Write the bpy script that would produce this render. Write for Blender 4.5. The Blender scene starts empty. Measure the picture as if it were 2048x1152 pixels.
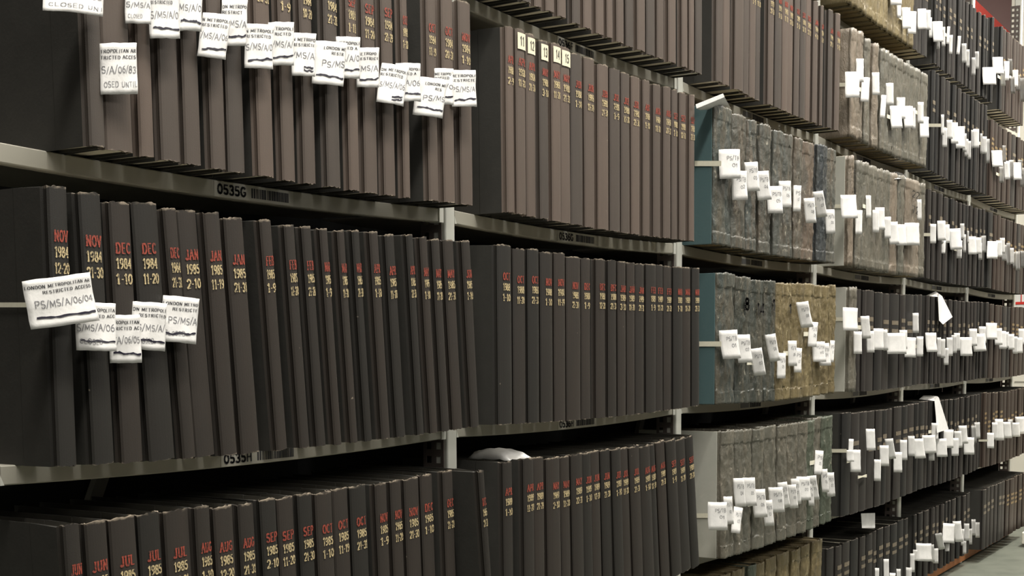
import bpy, math, random
from mathutils import Matrix, Vector, noise

# ------------------------------------------------------------------ camera, world, lights, exposure
S = bpy.context.scene
COL = S.collection
cam_data = bpy.data.cameras.new('camera')
cam_data.sensor_width = 36.0
cam_data.lens = 48.555
cam_data.shift_y = 0.1800
cam_data.clip_start = 0.05
cam_data.clip_end = 60
cam = bpy.data.objects.new('camera', cam_data)
COL.objects.link(cam)
_R = Vector((0.5124, -0.8587, -0.0060)); _U = Vector((0.0796, 0.0405, 0.9960)); _F = Vector((0.8551, 0.5108, -0.0891))
_M = Matrix((( _R.x, _U.x, -_F.x), (_R.y, _U.y, -_F.y), (_R.z, _U.z, -_F.z)))
cam.matrix_world = Matrix.Translation((-2.0809, -1.3716, 0.96)) @ _M.to_4x4()
S.camera = cam

W = bpy.data.worlds.new('world'); S.world = W
W.use_nodes = True
W.node_tree.nodes['Background'].inputs[0].default_value = (1.0, 0.97, 0.91, 1)
W.node_tree.nodes['Background'].inputs[1].default_value = 0.10

def area(name, loc, target, sx, sy, power, col=(1, 0.955, 0.88), spread=180):
    d = bpy.data.lights.new(name, 'AREA'); d.shape = 'RECTANGLE'
    d.size = sx; d.size_y = sy; d.energy = power; d.color = col; d.spread = math.radians(spread)
    o = bpy.data.objects.new(name, d); COL.objects.link(o)
    o.location = loc
    o.rotation_euler = (Vector(target) - Vector(loc)).to_track_quat('-Z', 'X').to_euler()
    return o
# strip lamps over the aisle
for lx, lp in ((-2.2, 30), (-0.9, 31), (0.4, 31), (1.7, 31), (3.0, 34), (4.3, 42), (5.6, 46)):
    area('aisle_strip_lamp', (lx, -1.05, 3.45), (lx, -0.05, 1.45), 0.16, 1.1, lp, spread=115)
for lx, lp in ((-1.0, 30), (2.0, 30), (5.0, 36)):  # second set aimed straight down, added so the floor bounces light upward
    area('aisle_strip_lamp', (lx, -1.25, 3.3), (lx, -1.25, 0), 0.3, 2.4, lp, spread=130)
for lx, lp in ((-2.5, 34), (0.5, 34), (3.5, 34)):  # unseen fill added behind the camera to lift lips and covers
    area('added_fill_lamp', (lx, -3.6, 2.9), (lx + 0.4, 0, 0.9), 0.4, 2.6, lp)
area('added_beam_light', (6.4, -0.9, 3.5), (6.9, 0.6, 2.9), 0.3, 1.2, 30)  # unseen lamp added to brighten the red beam
area('added_wall_light', (7.2, 1.9, 3.6), (8.0, 2.6, 1.6), 0.5, 2.0, 70)  # unseen lamp added to brighten the maroon wall

S.view_settings.view_transform = 'Standard'
S.view_settings.look = 'None'
S.view_settings.exposure = -0.38
S.view_settings.gamma = 1.0
S.view_settings.use_curve_mapping = False

random.seed(11)

# ------------------------------------------------------------------ measured layout, metres
ROWS = [
 ('G',0,-0.075,0.34,[
  (-0.8816,0.0252,1.205,0.012,0,0.0001,'reg',''),
  (-0.8422,0.047,1.2041,0.012,0.0001,0.0012,'reg',''),
  (-0.7952,0.0257,1.2031,0.012,0.0012,0.0013,'reg',''),
  (-0.7536,0.0348,1.2024,0.012,0.0013,0.0006,'reg',''),
  (-0.7145,0.0305,1.2018,0.012,0.0006,0.0025,'reg',''),
  (-0.6659,0.0285,1.2012,0.012,0.0025,0.0003,'reg',''),
  (-0.63,0.034,1.2008,0.012,0.0003,0.0028,'reg',''),
  (-0.5752,0.0332,1.2005,0.012,0.0028,0.0032,'reg','JUL 1984 25-31'),
  (-0.5202,0.0283,1.2003,0.012,0.0032,0.002,'reg','AUG 1984 1-9'),
  (-0.4764,0.0278,1.2003,0.012,0.002,0.0031,'reg','AUG 1984 10-20'),
  (-0.4229,0.0323,1.2005,0.012,0.0031,0.0033,'reg','AUG 1984 21-31'),
  (-0.3697,0.025,1.2008,0.012,0.0033,0.0023,'reg','SEP 1984 1-11'),
  (-0.3225,0.0337,1.2013,0.012,0.0023,0.0019,'reg','SEP 1984 11-20'),
  (-0.2752,0.0301,1.2019,0.012,0.0019,0.0027,'reg','SEP 1984 21-29'),
  (-0.2305,0.0181,1.2026,0.012,0.0027,0.0073,'reg','OCT 1984 1-10'),
  (-0.1559,0.028,1.2041,0.012,0.0073,0.0017,'reg','OCT 1984 11-19'),
  (-0.1108,0.0338,1.2051,0.012,0.0017,0.0034,'reg','OCT 1984 20-31'),
  (-0.0493,0.0382,1.2068,0.012,0.0034,0,'reg','NOV 1984 1-10'),
 ]),
 ('H',0,-0.075,0.3245,[
  (-0.9427,0.0304,0.8229,0.005,0,0.003,'reg','NOV 1984 12-20'),
  (-0.887,0.0354,0.8215,0.028,0.003,0.0013,'reg','NOV 1984 21-30'),
  (-0.8396,0.036,0.8203,0.03,0.0013,0.0011,'reg','DEC 1984 1-10'),
  (-0.7882,0.0462,0.8194,0.06,0.0011,0.0017,'reg','DEC 1984 11-20'),
  (-0.7392,0.0241,0.8185,0.075,0.0017,0,'reg','DEC 1984 21-31'),
  (-0.7065,0.0389,0.818,0.075,0,0.0008,'reg','JAN 1985 2-10'),
  (-0.6629,0.0318,0.8175,0.075,0.0008,0.0011,'reg','JAN 1985 11-19'),
  (-0.6176,0.0385,0.8171,0.075,0.0011,0.0052,'reg','JAN 1985 21-31'),
  (-0.5486,0.0242,0.8167,0.08,0.0052,0.0035,'reg','FEB 1985 1-9'),
  (-0.4992,0.0225,0.8166,0.08,0.0035,0.002,'reg','FEB 1985 11-20'),
  (-0.4611,0.0217,0.8166,0.08,0.002,0.0023,'reg','FEB 1985 21-28'),
  (-0.4231,0.018,0.8167,0.08,0.0023,0.0037,'reg','MAR 1985 1-9'),
  (-0.3778,0.0174,0.817,0.08,0.0037,0.0025,'reg','MAR 1985 11-20'),
  (-0.3408,0.0181,0.8173,0.08,0.0025,0.003,'reg','MAR 1985 21-30'),
  (-0.298,0.0225,0.8178,0.08,0.003,0.0026,'reg','APR 1985 1-10'),
  (-0.2544,0.0241,0.8184,0.08,0.0026,0.004,'reg','APR 1985 11-20'),
  (-0.2036,0.0184,0.8192,0.08,0.004,0.0026,'reg','APR 1985 22-30'),
  (-0.1637,0.0207,0.82,0.08,0.0026,0.0017,'reg','MAY 1985 1-10'),
  (-0.1282,0.0226,0.8208,0.08,0.0017,0.0021,'reg','MAY 1985 11-20'),
  (-0.0846,0.0308,0.8219,0.08,0.0021,0.0029,'reg','MAY 1985 21-31'),
  (-0.0338,0.0262,0.8233,0.08,0.0029,0,'reg','JUN 1985 1-10'),
 ]),
 ('I',0,-0.075,0.317,[
  (-0.9278,0.0259,0.4387,0.045,0,0.0007,'reg','JUN 1985 11-20'),
  (-0.8891,0.0364,0.4377,0.045,0.0007,0.0003,'reg','JUN 1985 21-29'),
  (-0.8434,0.0456,0.4366,0.045,0.0003,0.0002,'reg','JUL 1985 1-10'),
  (-0.7972,0.0394,0.4356,0.045,0.0002,0.0005,'reg','JUL 1985 11-20'),
  (-0.7482,0.0464,0.4347,0.045,0.0005,0.0006,'reg','JUL 1985 22-31'),
  (-0.704,0.0294,0.434,0.045,0.0006,0.0006,'reg','AUG 1985 1-10'),
  (-0.6629,0.0395,0.4335,0.045,0.0006,0.0013,'reg','AUG 1985 12-20'),
  (-0.6156,0.0324,0.433,0.045,0.0013,0.0013,'reg','AUG 1985 21-31'),
  (-0.5707,0.0352,0.4327,0.045,0.0013,0.0001,'reg','SEP 1985 2-10'),
  (-0.5312,0.0366,0.4326,0.045,0.0001,0.0005,'reg','SEP 1985 11-20'),
  (-0.4898,0.0337,0.4325,0.045,0.0005,0.0002,'reg','SEP 1985 21-30'),
  (-0.4488,0.0405,0.4326,0.045,0.0002,0.0002,'reg','OCT 1985 1-10'),
  (-0.405,0.039,0.4327,0.045,0.0002,0,'reg','OCT 1985 11-19'),
  (-0.3632,0.0419,0.433,0.045,0,0.0035,'reg','OCT 1985 21-31'),
  (-0.3013,0.0302,0.4336,0.045,0.0035,0.0012,'reg','NOV 1985 1-9'),
  (-0.2609,0.0291,0.4342,0.045,0.0012,0.0013,'reg','NOV 1985 11-20'),
  (-0.2141,0.0426,0.435,0.045,0.0013,0.0005,'reg','NOV 1985 21-30'),
  (-0.1688,0.0357,0.4358,0.045,0.0005,0.0032,'reg','DEC 1985 1-10'),
  (-0.1122,0.0295,0.4371,0.045,0.0032,0,'reg','DEC 1985 11-20'),
 ]),
 ('I',0,-0.112,0.312,[
  (-0.0375,0.018,0.4405,0.115,0.004,0,'reg','DEC 1985 21-31'),
 ]),
 ('F',1,-0.075,0.33,[
  (0.0412,0.0286,1.5924,0.014,0,0.0012,'reg',''),
  (0.0806,0.0294,1.5913,0.014,0.0012,0.0012,'reg',''),
  (0.121,0.0302,1.5903,0.014,0.0012,0.001,'reg',''),
  (0.1599,0.0292,1.5894,0.014,0.001,0.001,'reg',''),
  (0.1969,0.0262,1.5886,0.014,0.001,0.0013,'reg',''),
  (0.2373,0.0317,1.5879,0.014,0.0013,0.002,'reg',''),
  (0.2855,0.0321,1.5872,0.014,0.002,0.0038,'reg',''),
  (0.3456,0.0323,1.5865,0.014,0.0038,0.0013,'reg',''),
  (0.3898,0.0329,1.5861,0.014,0.0013,0.0033,'reg',''),
  (0.4479,0.0339,1.5858,0.014,0.0033,0.0011,'reg',''),
  (0.4871,0.0242,1.5857,0.014,0.0011,0.0028,'reg',''),
  (0.5363,0.0323,1.5857,0.014,0.0028,0.0017,'reg',''),
  (0.5844,0.0356,1.5859,0.014,0.0017,0.0014,'reg',''),
  (0.6339,0.039,1.5863,0.014,0.0014,0.0019,'reg',''),
  (0.6894,0.0418,1.5868,0.014,0.0019,0.0005,'reg',''),
  (0.7333,0.0336,1.5874,0.014,0.0005,0.0028,'reg',''),
  (0.7912,0.04,1.5884,0.014,0.0028,0.0045,'reg',''),
  (0.8586,0.0293,1.5898,0.014,0.0045,0.0026,'reg',''),
  (0.9063,0.0267,1.5909,0.014,0.0026,0.0016,'reg',''),
  (0.9518,0.0372,1.5922,0.014,0.0016,0,'reg',''),
 ]),
 ('G',1,-0.075,0.33,[
  (0.0991,0.0265,1.2055,0.008,0,0.0001,'reg','APR 1988 2-9'),
  (0.1328,0.0336,1.2046,0.008,0.0001,0.0005,'reg','APR 1988 11-20'),
  (0.1723,0.0329,1.2037,0.008,0.0005,0.0014,'reg','APR 1988 21-30'),
  (0.2169,0.0325,1.2029,0.008,0.0014,0.0014,'reg','MAY 1988 3-10'),
  (0.262,0.0344,1.2021,0.008,0.0014,0,'reg','MAY 1988 11-20'),
  (0.3006,0.0403,1.2016,0.008,0,0.0002,'reg','MAY 1988 21-31'),
  (0.3488,0.0478,1.201,0.008,0.0002,0.0015,'reg','JUN 1988 1-10'),
  (0.407,0.0431,1.2006,0.008,0.0015,0.0014,'reg','JUN 1988 11-20'),
  (0.4646,0.0482,1.2003,0.008,0.0014,0.0003,'reg','JUN 1988 21-30'),
  (0.5163,0.0461,1.2003,0.008,0.0003,0.0005,'reg','JUL 1988 1-9'),
  (0.5649,0.0389,1.2004,0.008,0.0005,0.0009,'reg','JUL 1988 11-20'),
  (0.6129,0.0402,1.2007,0.008,0.0009,0.0022,'reg','JUL 1988 21-30'),
  (0.6667,0.0327,1.2012,0.008,0.0022,0.0015,'reg','AUG 1988 1-10'),
  (0.7134,0.0351,1.2017,0.008,0.0015,0.0024,'reg','AUG 1988 11-20'),
  (0.768,0.0375,1.2026,0.008,0.0024,0.002,'reg','AUG 1988 22-31'),
  (0.8168,0.0287,1.2035,0.008,0.002,0.0016,'reg','SEP 1988 1-10'),
  (0.8608,0.0327,1.2044,0.008,0.0016,0.0026,'reg','SEP 1988 12-20'),
  (0.9116,0.029,1.2057,0.008,0.0026,0,'reg','SEP 1988 21-30'),
 ]),
 ('H',1,-0.075,0.323,[
  (0.0673,0.0491,0.8226,0,0,0.001,'reg','OCT 1988 1-10'),
  (0.1232,0.0448,0.8211,0.0007,0.001,0.0006,'reg','OCT 1988 11-20'),
  (0.1727,0.0414,0.82,0.0014,0.0006,0.001,'reg','OCT 1988 21-31'),
  (0.2259,0.0458,0.819,0.0021,0.001,0.0007,'reg','NOV 1988 1-10'),
  (0.278,0.0443,0.8182,0.0028,0.0007,0.0005,'reg','NOV 1988 11-19'),
  (0.3356,0.0585,0.8175,0.0035,0.0005,0.0006,'reg','NOV 1988 21-30'),
  (0.3907,0.0389,0.817,0.0042,0.0006,0.0028,'reg','DEC 1988 1-9'),
  (0.4521,0.0411,0.8167,0.0049,0.0028,0.001,'reg','DEC 1988 12-20'),
  (0.5003,0.037,0.8166,0.0056,0.001,0.0003,'reg','DEC 1988 21-31'),
  (0.5419,0.0367,0.8167,0.0064,0.0003,0.0009,'reg','JAN 1989 3-10'),
  (0.587,0.0365,0.8168,0.0071,0.0009,0.001,'reg','JAN 1989 11-20'),
  (0.6347,0.0407,0.8172,0.0078,0.001,0.0011,'reg','JAN 1989 21-31'),
  (0.6904,0.0503,0.8177,0.0085,0.0011,0.001,'reg','FEB 1989 1-9'),
  (0.7429,0.0362,0.8185,0.0092,0.001,0,'reg','FEB 1989 11-20'),
  (0.7819,0.0394,0.8191,0.0099,0,0.0006,'reg','FEB 1989 21-28'),
  (0.8334,0.0502,0.8201,0.0106,0.0006,0.0002,'reg','MAR 1989 1-10'),
  (0.8846,0.0436,0.8213,0.0113,0.0002,0.0004,'reg','MAR 1989 11-20'),
  (0.9331,0.0427,0.8226,0.012,0.0004,0,'reg','MAR 1989 21-31'),
 ]),
 ('I',1,-0.075,0.317,[
  (0.084,0.033,0.4381,0.012,0,0.0049,'reg','APR 1989 1-10'),
  (0.1544,0.0376,0.4364,0.0145,0.0049,0.0002,'reg','APR 1989 11-20'),
  (0.1977,0.0406,0.4355,0.0185,0.0002,0.0012,'reg','APR 1989 21-29'),
  (0.2561,0.0554,0.4345,0.0235,0.0012,0.0004,'reg','MAY 1989 2-10'),
  (0.3075,0.0365,0.4337,0.0291,0.0004,0.0008,'reg','MAY 1989 11-20'),
  (0.3579,0.0489,0.4332,0.0354,0.0008,0,'reg','MAY 1989 22-31'),
  (0.4019,0.0368,0.4328,0.0423,0,0,'reg','JUN 1989 1-10'),
  (0.4416,0.0402,0.4326,0.0495,0,0.0007,'reg','JUN 1989 12-20'),
  (0.4909,0.0436,0.4325,0.0573,0.0007,0,'reg','JUN 1989 21-30'),
  (0.5351,0.0424,0.4325,0.0654,0,0,'reg','JUL 1989 1-10'),
  (0.5799,0.0414,0.4327,0.0738,0,0.0004,'reg','JUL 1989 11-20'),
  (0.6308,0.0497,0.433,0.0827,0.0004,0,'reg','JUL 1989 21-31'),
  (0.6837,0.0537,0.4335,0.0918,0,0,'reg','AUG 1989 1-10'),
  (0.7294,0.0317,0.4341,0.1013,0,0.0012,'reg','AUG 1989 11-19'),
  (0.7792,0.0462,0.4349,0.1111,0.0012,0,'reg','AUG 1989 21-31'),
  (0.8316,0.053,0.4359,0.1211,0,0,'reg','SEP 1989 1-9'),
  (0.8911,0.0605,0.4372,0.1314,0,0.0004,'reg','SEP 1989 11-20'),
  (0.9492,0.0445,0.4388,0.142,0.0004,0,'reg','SEP 1989 21-30'),
 ]),
 ('F',2,-0.075,0.335,[
  (1.0696,0.0385,1.5916,0,0,0.0004,'reg',''),
  (1.1145,0.0413,1.5905,0,0.0004,0.003,'reg',''),
  (1.1865,0.0576,1.5888,0,0.003,0.0002,'reg',''),
  (1.2373,0.0368,1.5879,0,0.0002,0.0017,'reg',''),
  (1.2905,0.0415,1.5871,0,0.0017,0,'reg','OCT 1993 1-9'),
  (1.3285,0.0317,1.5866,0,0,0.0063,'reg','OCT 1993 11-20'),
  (1.4092,0.0399,1.586,0,0.0063,0.0013,'reg','OCT 1993 21-30'),
  (1.4641,0.047,1.5857,0,0.0013,0.0002,'reg','NOV 1993 1-10'),
  (1.5122,0.0415,1.5857,0,0.0002,0.0003,'reg','NOV 1993 11-20'),
  (1.5592,0.0432,1.5858,0,0.0003,0.0016,'reg','NOV 1993 22-30'),
  (1.6146,0.0406,1.5861,0,0.0016,0.0003,'reg','DEC 1993 1-10'),
  (1.6597,0.0406,1.5865,0,0.0003,0.0012,'reg','DEC 1993 11-20'),
  (1.7103,0.0399,1.5871,0,0.0012,0.0016,'reg','DEC 1993 21-31'),
  (1.763,0.0391,1.5879,0,0.0016,0.0035,'reg','JAN 1994 4-10'),
  (1.8192,0.022,1.589,0,0.0035,0.0059,'reg','JAN 1994 11-20'),
  (1.8917,0.039,1.5906,0,0.0059,0.0039,'reg','JAN 1994 21-31'),
  (1.96,0.0405,1.5926,0,0.0039,0,'reg','FEB 1994 1-10'),
 ]),
 ('G',2,-0.075,0.327,[
  (1.0892,0.1124,1.2057,0,0,0,'teal',''),
  (1.192,0.09,1.2033,0,0,0,'cvs',''),
  (1.272,0.0666,1.202,0,0,0.0035,'cvs',''),
  (1.3701,0.0778,1.2008,0,0.0035,0.0038,'cvs',''),
  (1.4723,0.0701,1.2003,0,0.0038,0,'cvs',''),
  (1.5462,0.073,1.2004,0,0,0.0029,'cvs',''),
  (1.6344,0.0591,1.2009,0,0.0029,0.0004,'cvs',''),
  (1.7189,0.0992,1.2018,0,0.0004,0.0022,'cvsb',''),
  (1.8284,0.0848,1.2038,0,0.0022,0.0007,'blue',''),
  (1.9225,0.0887,1.206,0,0.0007,0,'cvs',''),
 ]),
 ('H',2,-0.075,0.317,[
  (1.1172,0.1167,0.8213,0,0,0.0002,'teal',''),
  (1.2311,0.1023,0.8189,0,0.0002,0.0001,'slate',''),
  (1.3323,0.0932,0.8175,0,0.0001,0.0001,'slate',''),
  (1.4226,0.08,0.8168,0,0.0001,0.0004,'slate',''),
  (1.4954,0.0549,0.8166,0,0.0004,0.0001,'olive',''),
  (1.5572,0.0625,0.8167,0,0.0001,0,'olive',''),
  (1.6389,0.097,0.8172,0,0,0,'olive',''),
  (1.7325,0.086,0.8183,0,0,0.0003,'olive',''),
  (1.8111,0.0623,0.8197,0,0.0003,0.0001,'olive',''),
  (1.8814,0.072,0.8213,0,0.0001,0,'olive',''),
  (1.9461,0.0518,0.823,0,0,0,'olive',''),
 ]),
 ('I',2,-0.075,0.317,[
  (1.1391,0.0819,0.4367,0,0,0,'putty',''),
  (1.2076,0.0527,0.4352,0,0,0,'grey',''),
  (1.2687,0.0668,0.4342,0,0,0.0001,'grey',''),
  (1.3459,0.0803,0.4333,0,0.0001,0.0007,'grey',''),
  (1.4373,0.0877,0.4326,0,0.0007,0.0014,'grey',''),
  (1.5287,0.0716,0.4325,0,0.0014,0.0008,'grey',''),
  (1.613,0.081,0.4329,0,0.0008,0,'grey',''),
  (1.6934,0.0765,0.4337,0,0,0,'grey',''),
  (1.7628,0.0598,0.4347,0,0,0,'green',''),
  (1.8235,0.0589,0.4358,0,0,0.0003,'grey',''),
  (1.8774,0.0399,0.4371,0,0.0003,0,'green',''),
  (1.9324,0.0664,0.4385,0,0,0,'green',''),
 ]),
 ('E',2,-0.075,0.32,[
  (1.6369,0.0606,1.9708,-0.0011,0.0027,0.0027,'olive',''),
  (1.7065,0.0535,1.9716,-0.0035,0.0024,0.0024,'olive',''),
  (1.7842,0.0739,1.9728,0.0001,0.003,0.003,'olive',''),
  (1.8599,0.0504,1.9743,-0.0037,0.0022,0.0022,'olive',''),
  (1.9328,0.0692,1.9762,-0.0005,0.003,0.003,'olive',''),
 ]),
 ('J',2,-0.045,0.3,[
  (1.0671,0.0526,0.0805,-0.0036,0.0023,0.0023,'olive',''),
  (1.1318,0.0535,0.0805,0.0029,0.0023,0.0023,'olive',''),
  (1.2057,0.0677,0.0805,-0.0017,0.003,0.003,'olive',''),
  (1.2987,0.0848,0.0805,-0.0028,0.003,0.003,'olive',''),
  (1.3839,0.0549,0.0805,-0.0031,0.0024,0.0024,'green',''),
  (1.4534,0.0591,0.0805,-0.0015,0.0026,0.0026,'olive',''),
  (1.536,0.0763,0.0805,0.0025,0.003,0.003,'olive',''),
  (1.6374,0.09,0.0805,-0.0026,0.003,0.003,'olive',''),
  (1.7375,0.0742,0.0805,0.0007,0.003,0.003,'olive',''),
  (1.8233,0.0665,0.0805,0.0011,0.0029,0.0029,'olive',''),
  (1.9194,0.0912,0.0805,-0.001,0.003,0.003,'olive',''),
 ]),
 ('E',3,-0.075,0.325,[
  (2.0611,0.0573,1.9764,0.0018,0.001,0.001,'olive',''),
  (2.1146,0.0411,1.975,-0.0017,0.0007,0.0007,'olive',''),
  (2.1592,0.041,1.9739,0.0038,0.0007,0.0007,'olive',''),
  (2.2064,0.0459,1.973,-0.0031,0.0008,0.0008,'olive',''),
  (2.2649,0.0617,1.972,-0.0007,0.0011,0.0011,'olive',''),
  (2.3274,0.0533,1.9712,0.0021,0.0009,0.0009,'olive',''),
  (2.3832,0.0495,1.9706,-0.0028,0.0009,0.0009,'olive',''),
  (2.442,0.0586,1.9703,-0.0001,0.001,0.001,'olive',''),
  (2.5032,0.0541,1.9702,-0.0037,0.0009,0.0009,'olive',''),
  (2.5593,0.049,1.9703,0.0013,0.0009,0.0009,'olive',''),
  (2.6215,0.0655,1.9707,0.0021,0.0011,0.0011,'olive',''),
  (2.691,0.0623,1.9714,0.0006,0.0011,0.0011,'olive',''),
  (2.7505,0.0471,1.9722,0.003,0.0008,0.0008,'olive',''),
  (2.8078,0.0582,1.9732,-0.0015,0.001,0.001,'blk',''),
  (2.8701,0.0565,1.9746,0.0016,0.001,0.001,'blk',''),
  (2.9379,0.0682,1.9763,0.0008,0.0012,0.0012,'blk',''),
 ]),
 ('F',3,-0.075,0.325,[
  (2.1159,0.055,1.5904,0,0,0.0004,'tan',''),
  (2.1753,0.0537,1.5891,0,0.0004,0.0047,'tan',''),
  (2.259,0.046,1.5876,0,0.0047,0.0055,'grey',''),
  (2.3478,0.0531,1.5864,0,0.0055,0.0036,'tan',''),
  (2.4208,0.0394,1.5859,0,0.0036,0.0006,'grey',''),
  (2.4682,0.0418,1.5857,0,0.0006,0.0001,'grey',''),
  (2.5112,0.0373,1.5857,0,0.0001,0.0005,'grey',''),
  (2.5654,0.0594,1.5858,0,0.0005,0.0005,'grey',''),
  (2.6347,0.067,1.5863,0,0.0005,0.0001,'grey',''),
  (2.7066,0.0707,1.5871,0,0.0001,0,'grey',''),
  (2.7769,0.0674,1.5882,0,0,0.0001,'grey',''),
  (2.85,0.0724,1.5896,0,0.0001,0.0011,'grey',''),
  (2.9387,0.0849,1.5919,0,0.0011,0,'grey',''),
 ]),
 ('G',3,-0.075,0.33,[
  (2.1075,0.0402,1.2052,0,0,0.0057,'puttyt',''),
  (2.1918,0.0467,1.2033,0,0.0057,0.0001,'grey',''),
  (2.2512,0.0659,1.2023,0,0.0001,0.0004,'grey',''),
  (2.3351,0.0911,1.2012,0,0.0004,0,'grey',''),
  (2.414,0.0622,1.2005,0,0,0,'grey',''),
  (2.487,0.0791,1.2003,0,0,0.0005,'grey',''),
  (2.576,0.0872,1.2005,0,0.0005,0.0005,'tan',''),
  (2.6614,0.0713,1.2011,0,0.0005,0.0029,'grey',''),
  (2.8107,0.1831,1.2034,0,0.0029,0.0017,'tan',''),
  (2.9481,0.0631,1.2067,0,0.0017,0,'grey',''),
 ]),
 ('H',3,-0.075,0.32,[
  (2.1497,0.0669,0.8205,0,0,0.002,'putty',''),
  (2.22,0.0423,0.8191,0,0.002,0.0016,'blk',''),
  (2.2721,0.0351,0.8183,0,0.0016,0.0004,'blk',''),
  (2.3394,0.0887,0.8174,0,0.0004,0.0004,'blk',''),
  (2.4296,0.0803,0.8168,0,0.0004,0.0005,'blk',''),
  (2.5191,0.0872,0.8166,0,0.0005,0.0008,'blk',''),
  (2.6261,0.1111,0.8171,0,0.0008,0.0005,'blk',''),
  (2.7199,0.0638,0.8181,0,0.0005,0.0006,'blk',''),
  (2.8076,0.0988,0.8196,0,0.0006,0.0006,'blk',''),
  (2.8943,0.0611,0.8216,0,0.0006,0.0006,'blk',''),
  (2.9575,0.0516,0.8236,0,0.0006,0,'blk',''),
 ]),
 ('I',3,-0.075,0.318,[
  (2.1121,0.0868,0.4373,0,0,0,'blk',''),
  (2.1991,0.0819,0.4354,0,0,0.0008,'blk',''),
  (2.2864,0.0766,0.434,0,0.0008,0.0006,'blk',''),
  (2.3718,0.0808,0.433,0,0.0006,0.0005,'blk',''),
  (2.4517,0.0676,0.4326,0,0.0005,0,'blk',''),
  (2.5178,0.0597,0.4325,0,0,0.0005,'blk',''),
  (2.5874,0.0674,0.4327,0,0.0005,0.0039,'blk',''),
  (2.6944,0.0892,0.4337,0,0.0039,0,'blk',''),
  (2.7767,0.0702,0.4349,0,0,0.0009,'blk',''),
  (2.861,0.0811,0.4367,0,0.0009,0.0003,'blk',''),
  (2.931,0.0492,0.4384,0,0.0003,0.0003,'blk',''),
  (2.9977,0.0744,0.4404,0,0.0003,0,'blk',''),
 ]),
 ('J',3,-0.045,0.258,[
  (2.0684,0.063,0.0805,-0.0009,0.0028,0.0028,'blk',''),
  (2.1426,0.0586,0.0805,0.0013,0.0026,0.0026,'blk',''),
  (2.2225,0.0724,0.0805,-0.0038,0.003,0.003,'blk',''),
  (2.3131,0.0762,0.0805,-0.0003,0.003,0.003,'blk',''),
  (2.3957,0.0592,0.0805,-0.0027,0.0026,0.0026,'blk',''),
  (2.4721,0.0661,0.0805,-0.0031,0.0029,0.0029,'blk',''),
  (2.5394,0.0443,0.0805,-0.0035,0.0019,0.0019,'blk',''),
  (2.6076,0.0674,0.0805,0.0021,0.003,0.003,'blk',''),
  (2.6886,0.0655,0.0805,-0.003,0.0029,0.0029,'blk',''),
  (2.776,0.078,0.0805,-0.002,0.003,0.003,'blk',''),
  (2.8673,0.0718,0.0805,-0.0009,0.003,0.003,'blk',''),
  (2.9431,0.0524,0.0805,0.003,0.0023,0.0023,'blk',''),
 ]),
 ('E',4,-0.075,0.325,[
  (3.09,0.0291,1.9756,0.0179,0.003,0.003,'blk',''),
  (3.1475,0.0376,1.9742,0.0179,0.003,0.003,'blk',''),
  (3.2145,0.04,1.9728,0.0199,0.003,0.003,'blk',''),
  (3.2901,0.0478,1.9716,0.0207,0.003,0.003,'blk',''),
  (3.3711,0.0463,1.9707,0.0181,0.003,0.003,'blk',''),
  (3.4518,0.0473,1.9703,0.016,0.003,0.003,'blk',''),
  (3.5216,0.0337,1.9702,0.0194,0.003,0.003,'blk',''),
  (3.5824,0.0369,1.9704,0.019,0.003,0.003,'blk',''),
  (3.6448,0.0355,1.9709,0.0205,0.003,0.003,'blk',''),
  (3.7166,0.0478,1.9717,0.0236,0.003,0.003,'blk',''),
  (3.8005,0.0495,1.9731,0.0215,0.003,0.003,'blk',''),
  (3.8696,0.0307,1.9746,0.0201,0.003,0.003,'blk',''),
  (3.923,0.0313,1.9759,0.0209,0.003,0.003,'blk',''),
 ]),
 ('F',4,-0.075,0.36,[
  (3.071,0.0492,1.5916,-0.0027,0.003,0.003,'blk',''),
  (3.1392,0.0326,1.5899,-0.0013,0.003,0.003,'blk',''),
  (3.2124,0.0552,1.5883,-0.0036,0.003,0.003,'blk',''),
  (3.3017,0.052,1.587,-0.004,0.003,0.003,'blk',''),
  (3.3904,0.0545,1.5861,-0.0028,0.003,0.003,'blk',''),
  (3.4796,0.0525,1.5857,-0.0032,0.003,0.003,'blk',''),
  (3.558,0.0416,1.5858,-0.0011,0.003,0.003,'blk',''),
  (3.6276,0.0418,1.5862,-0.0038,0.003,0.003,'blk',''),
  (3.6907,0.0339,1.5869,0.003,0.003,0.003,'blk',''),
  (3.759,0.0481,1.5878,0.0009,0.003,0.003,'blk',''),
  (3.8265,0.0328,1.5891,-0.0028,0.003,0.003,'blk',''),
  (3.8813,0.033,1.5904,-0.002,0.003,0.003,'blk',''),
  (3.9394,0.0367,1.5919,-0.0012,0.003,0.003,'blk',''),
 ]),
 ('G',4,-0.075,0.32,[
  (3.0655,0.0426,1.2063,0.0036,0.003,0.003,'blk',''),
  (3.131,0.0359,1.2047,0.0002,0.003,0.003,'blk',''),
  (3.2077,0.0561,1.203,-0.0028,0.003,0.003,'blk',''),
  (3.3046,0.0601,1.2015,0.0003,0.003,0.003,'blk',''),
  (3.3926,0.0455,1.2007,-0.0038,0.003,0.003,'blk',''),
  (3.4687,0.046,1.2003,0.0002,0.003,0.003,'blk',''),
  (3.5361,0.0349,1.2003,0.0038,0.003,0.003,'blk',''),
  (3.5946,0.0353,1.2006,0.0029,0.003,0.003,'blk',''),
  (3.6591,0.042,1.2011,0.0016,0.003,0.003,'blk',''),
  (3.7273,0.0399,1.202,-0.0019,0.003,0.003,'blk',''),
  (3.8068,0.0556,1.2033,-0.0011,0.003,0.003,'blk',''),
  (3.884,0.037,1.205,-0.0027,0.003,0.003,'blk',''),
  (3.9424,0.0331,1.2066,0.0022,0.003,0.003,'blk',''),
 ]),
 ('H',4,-0.075,0.32,[
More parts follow.
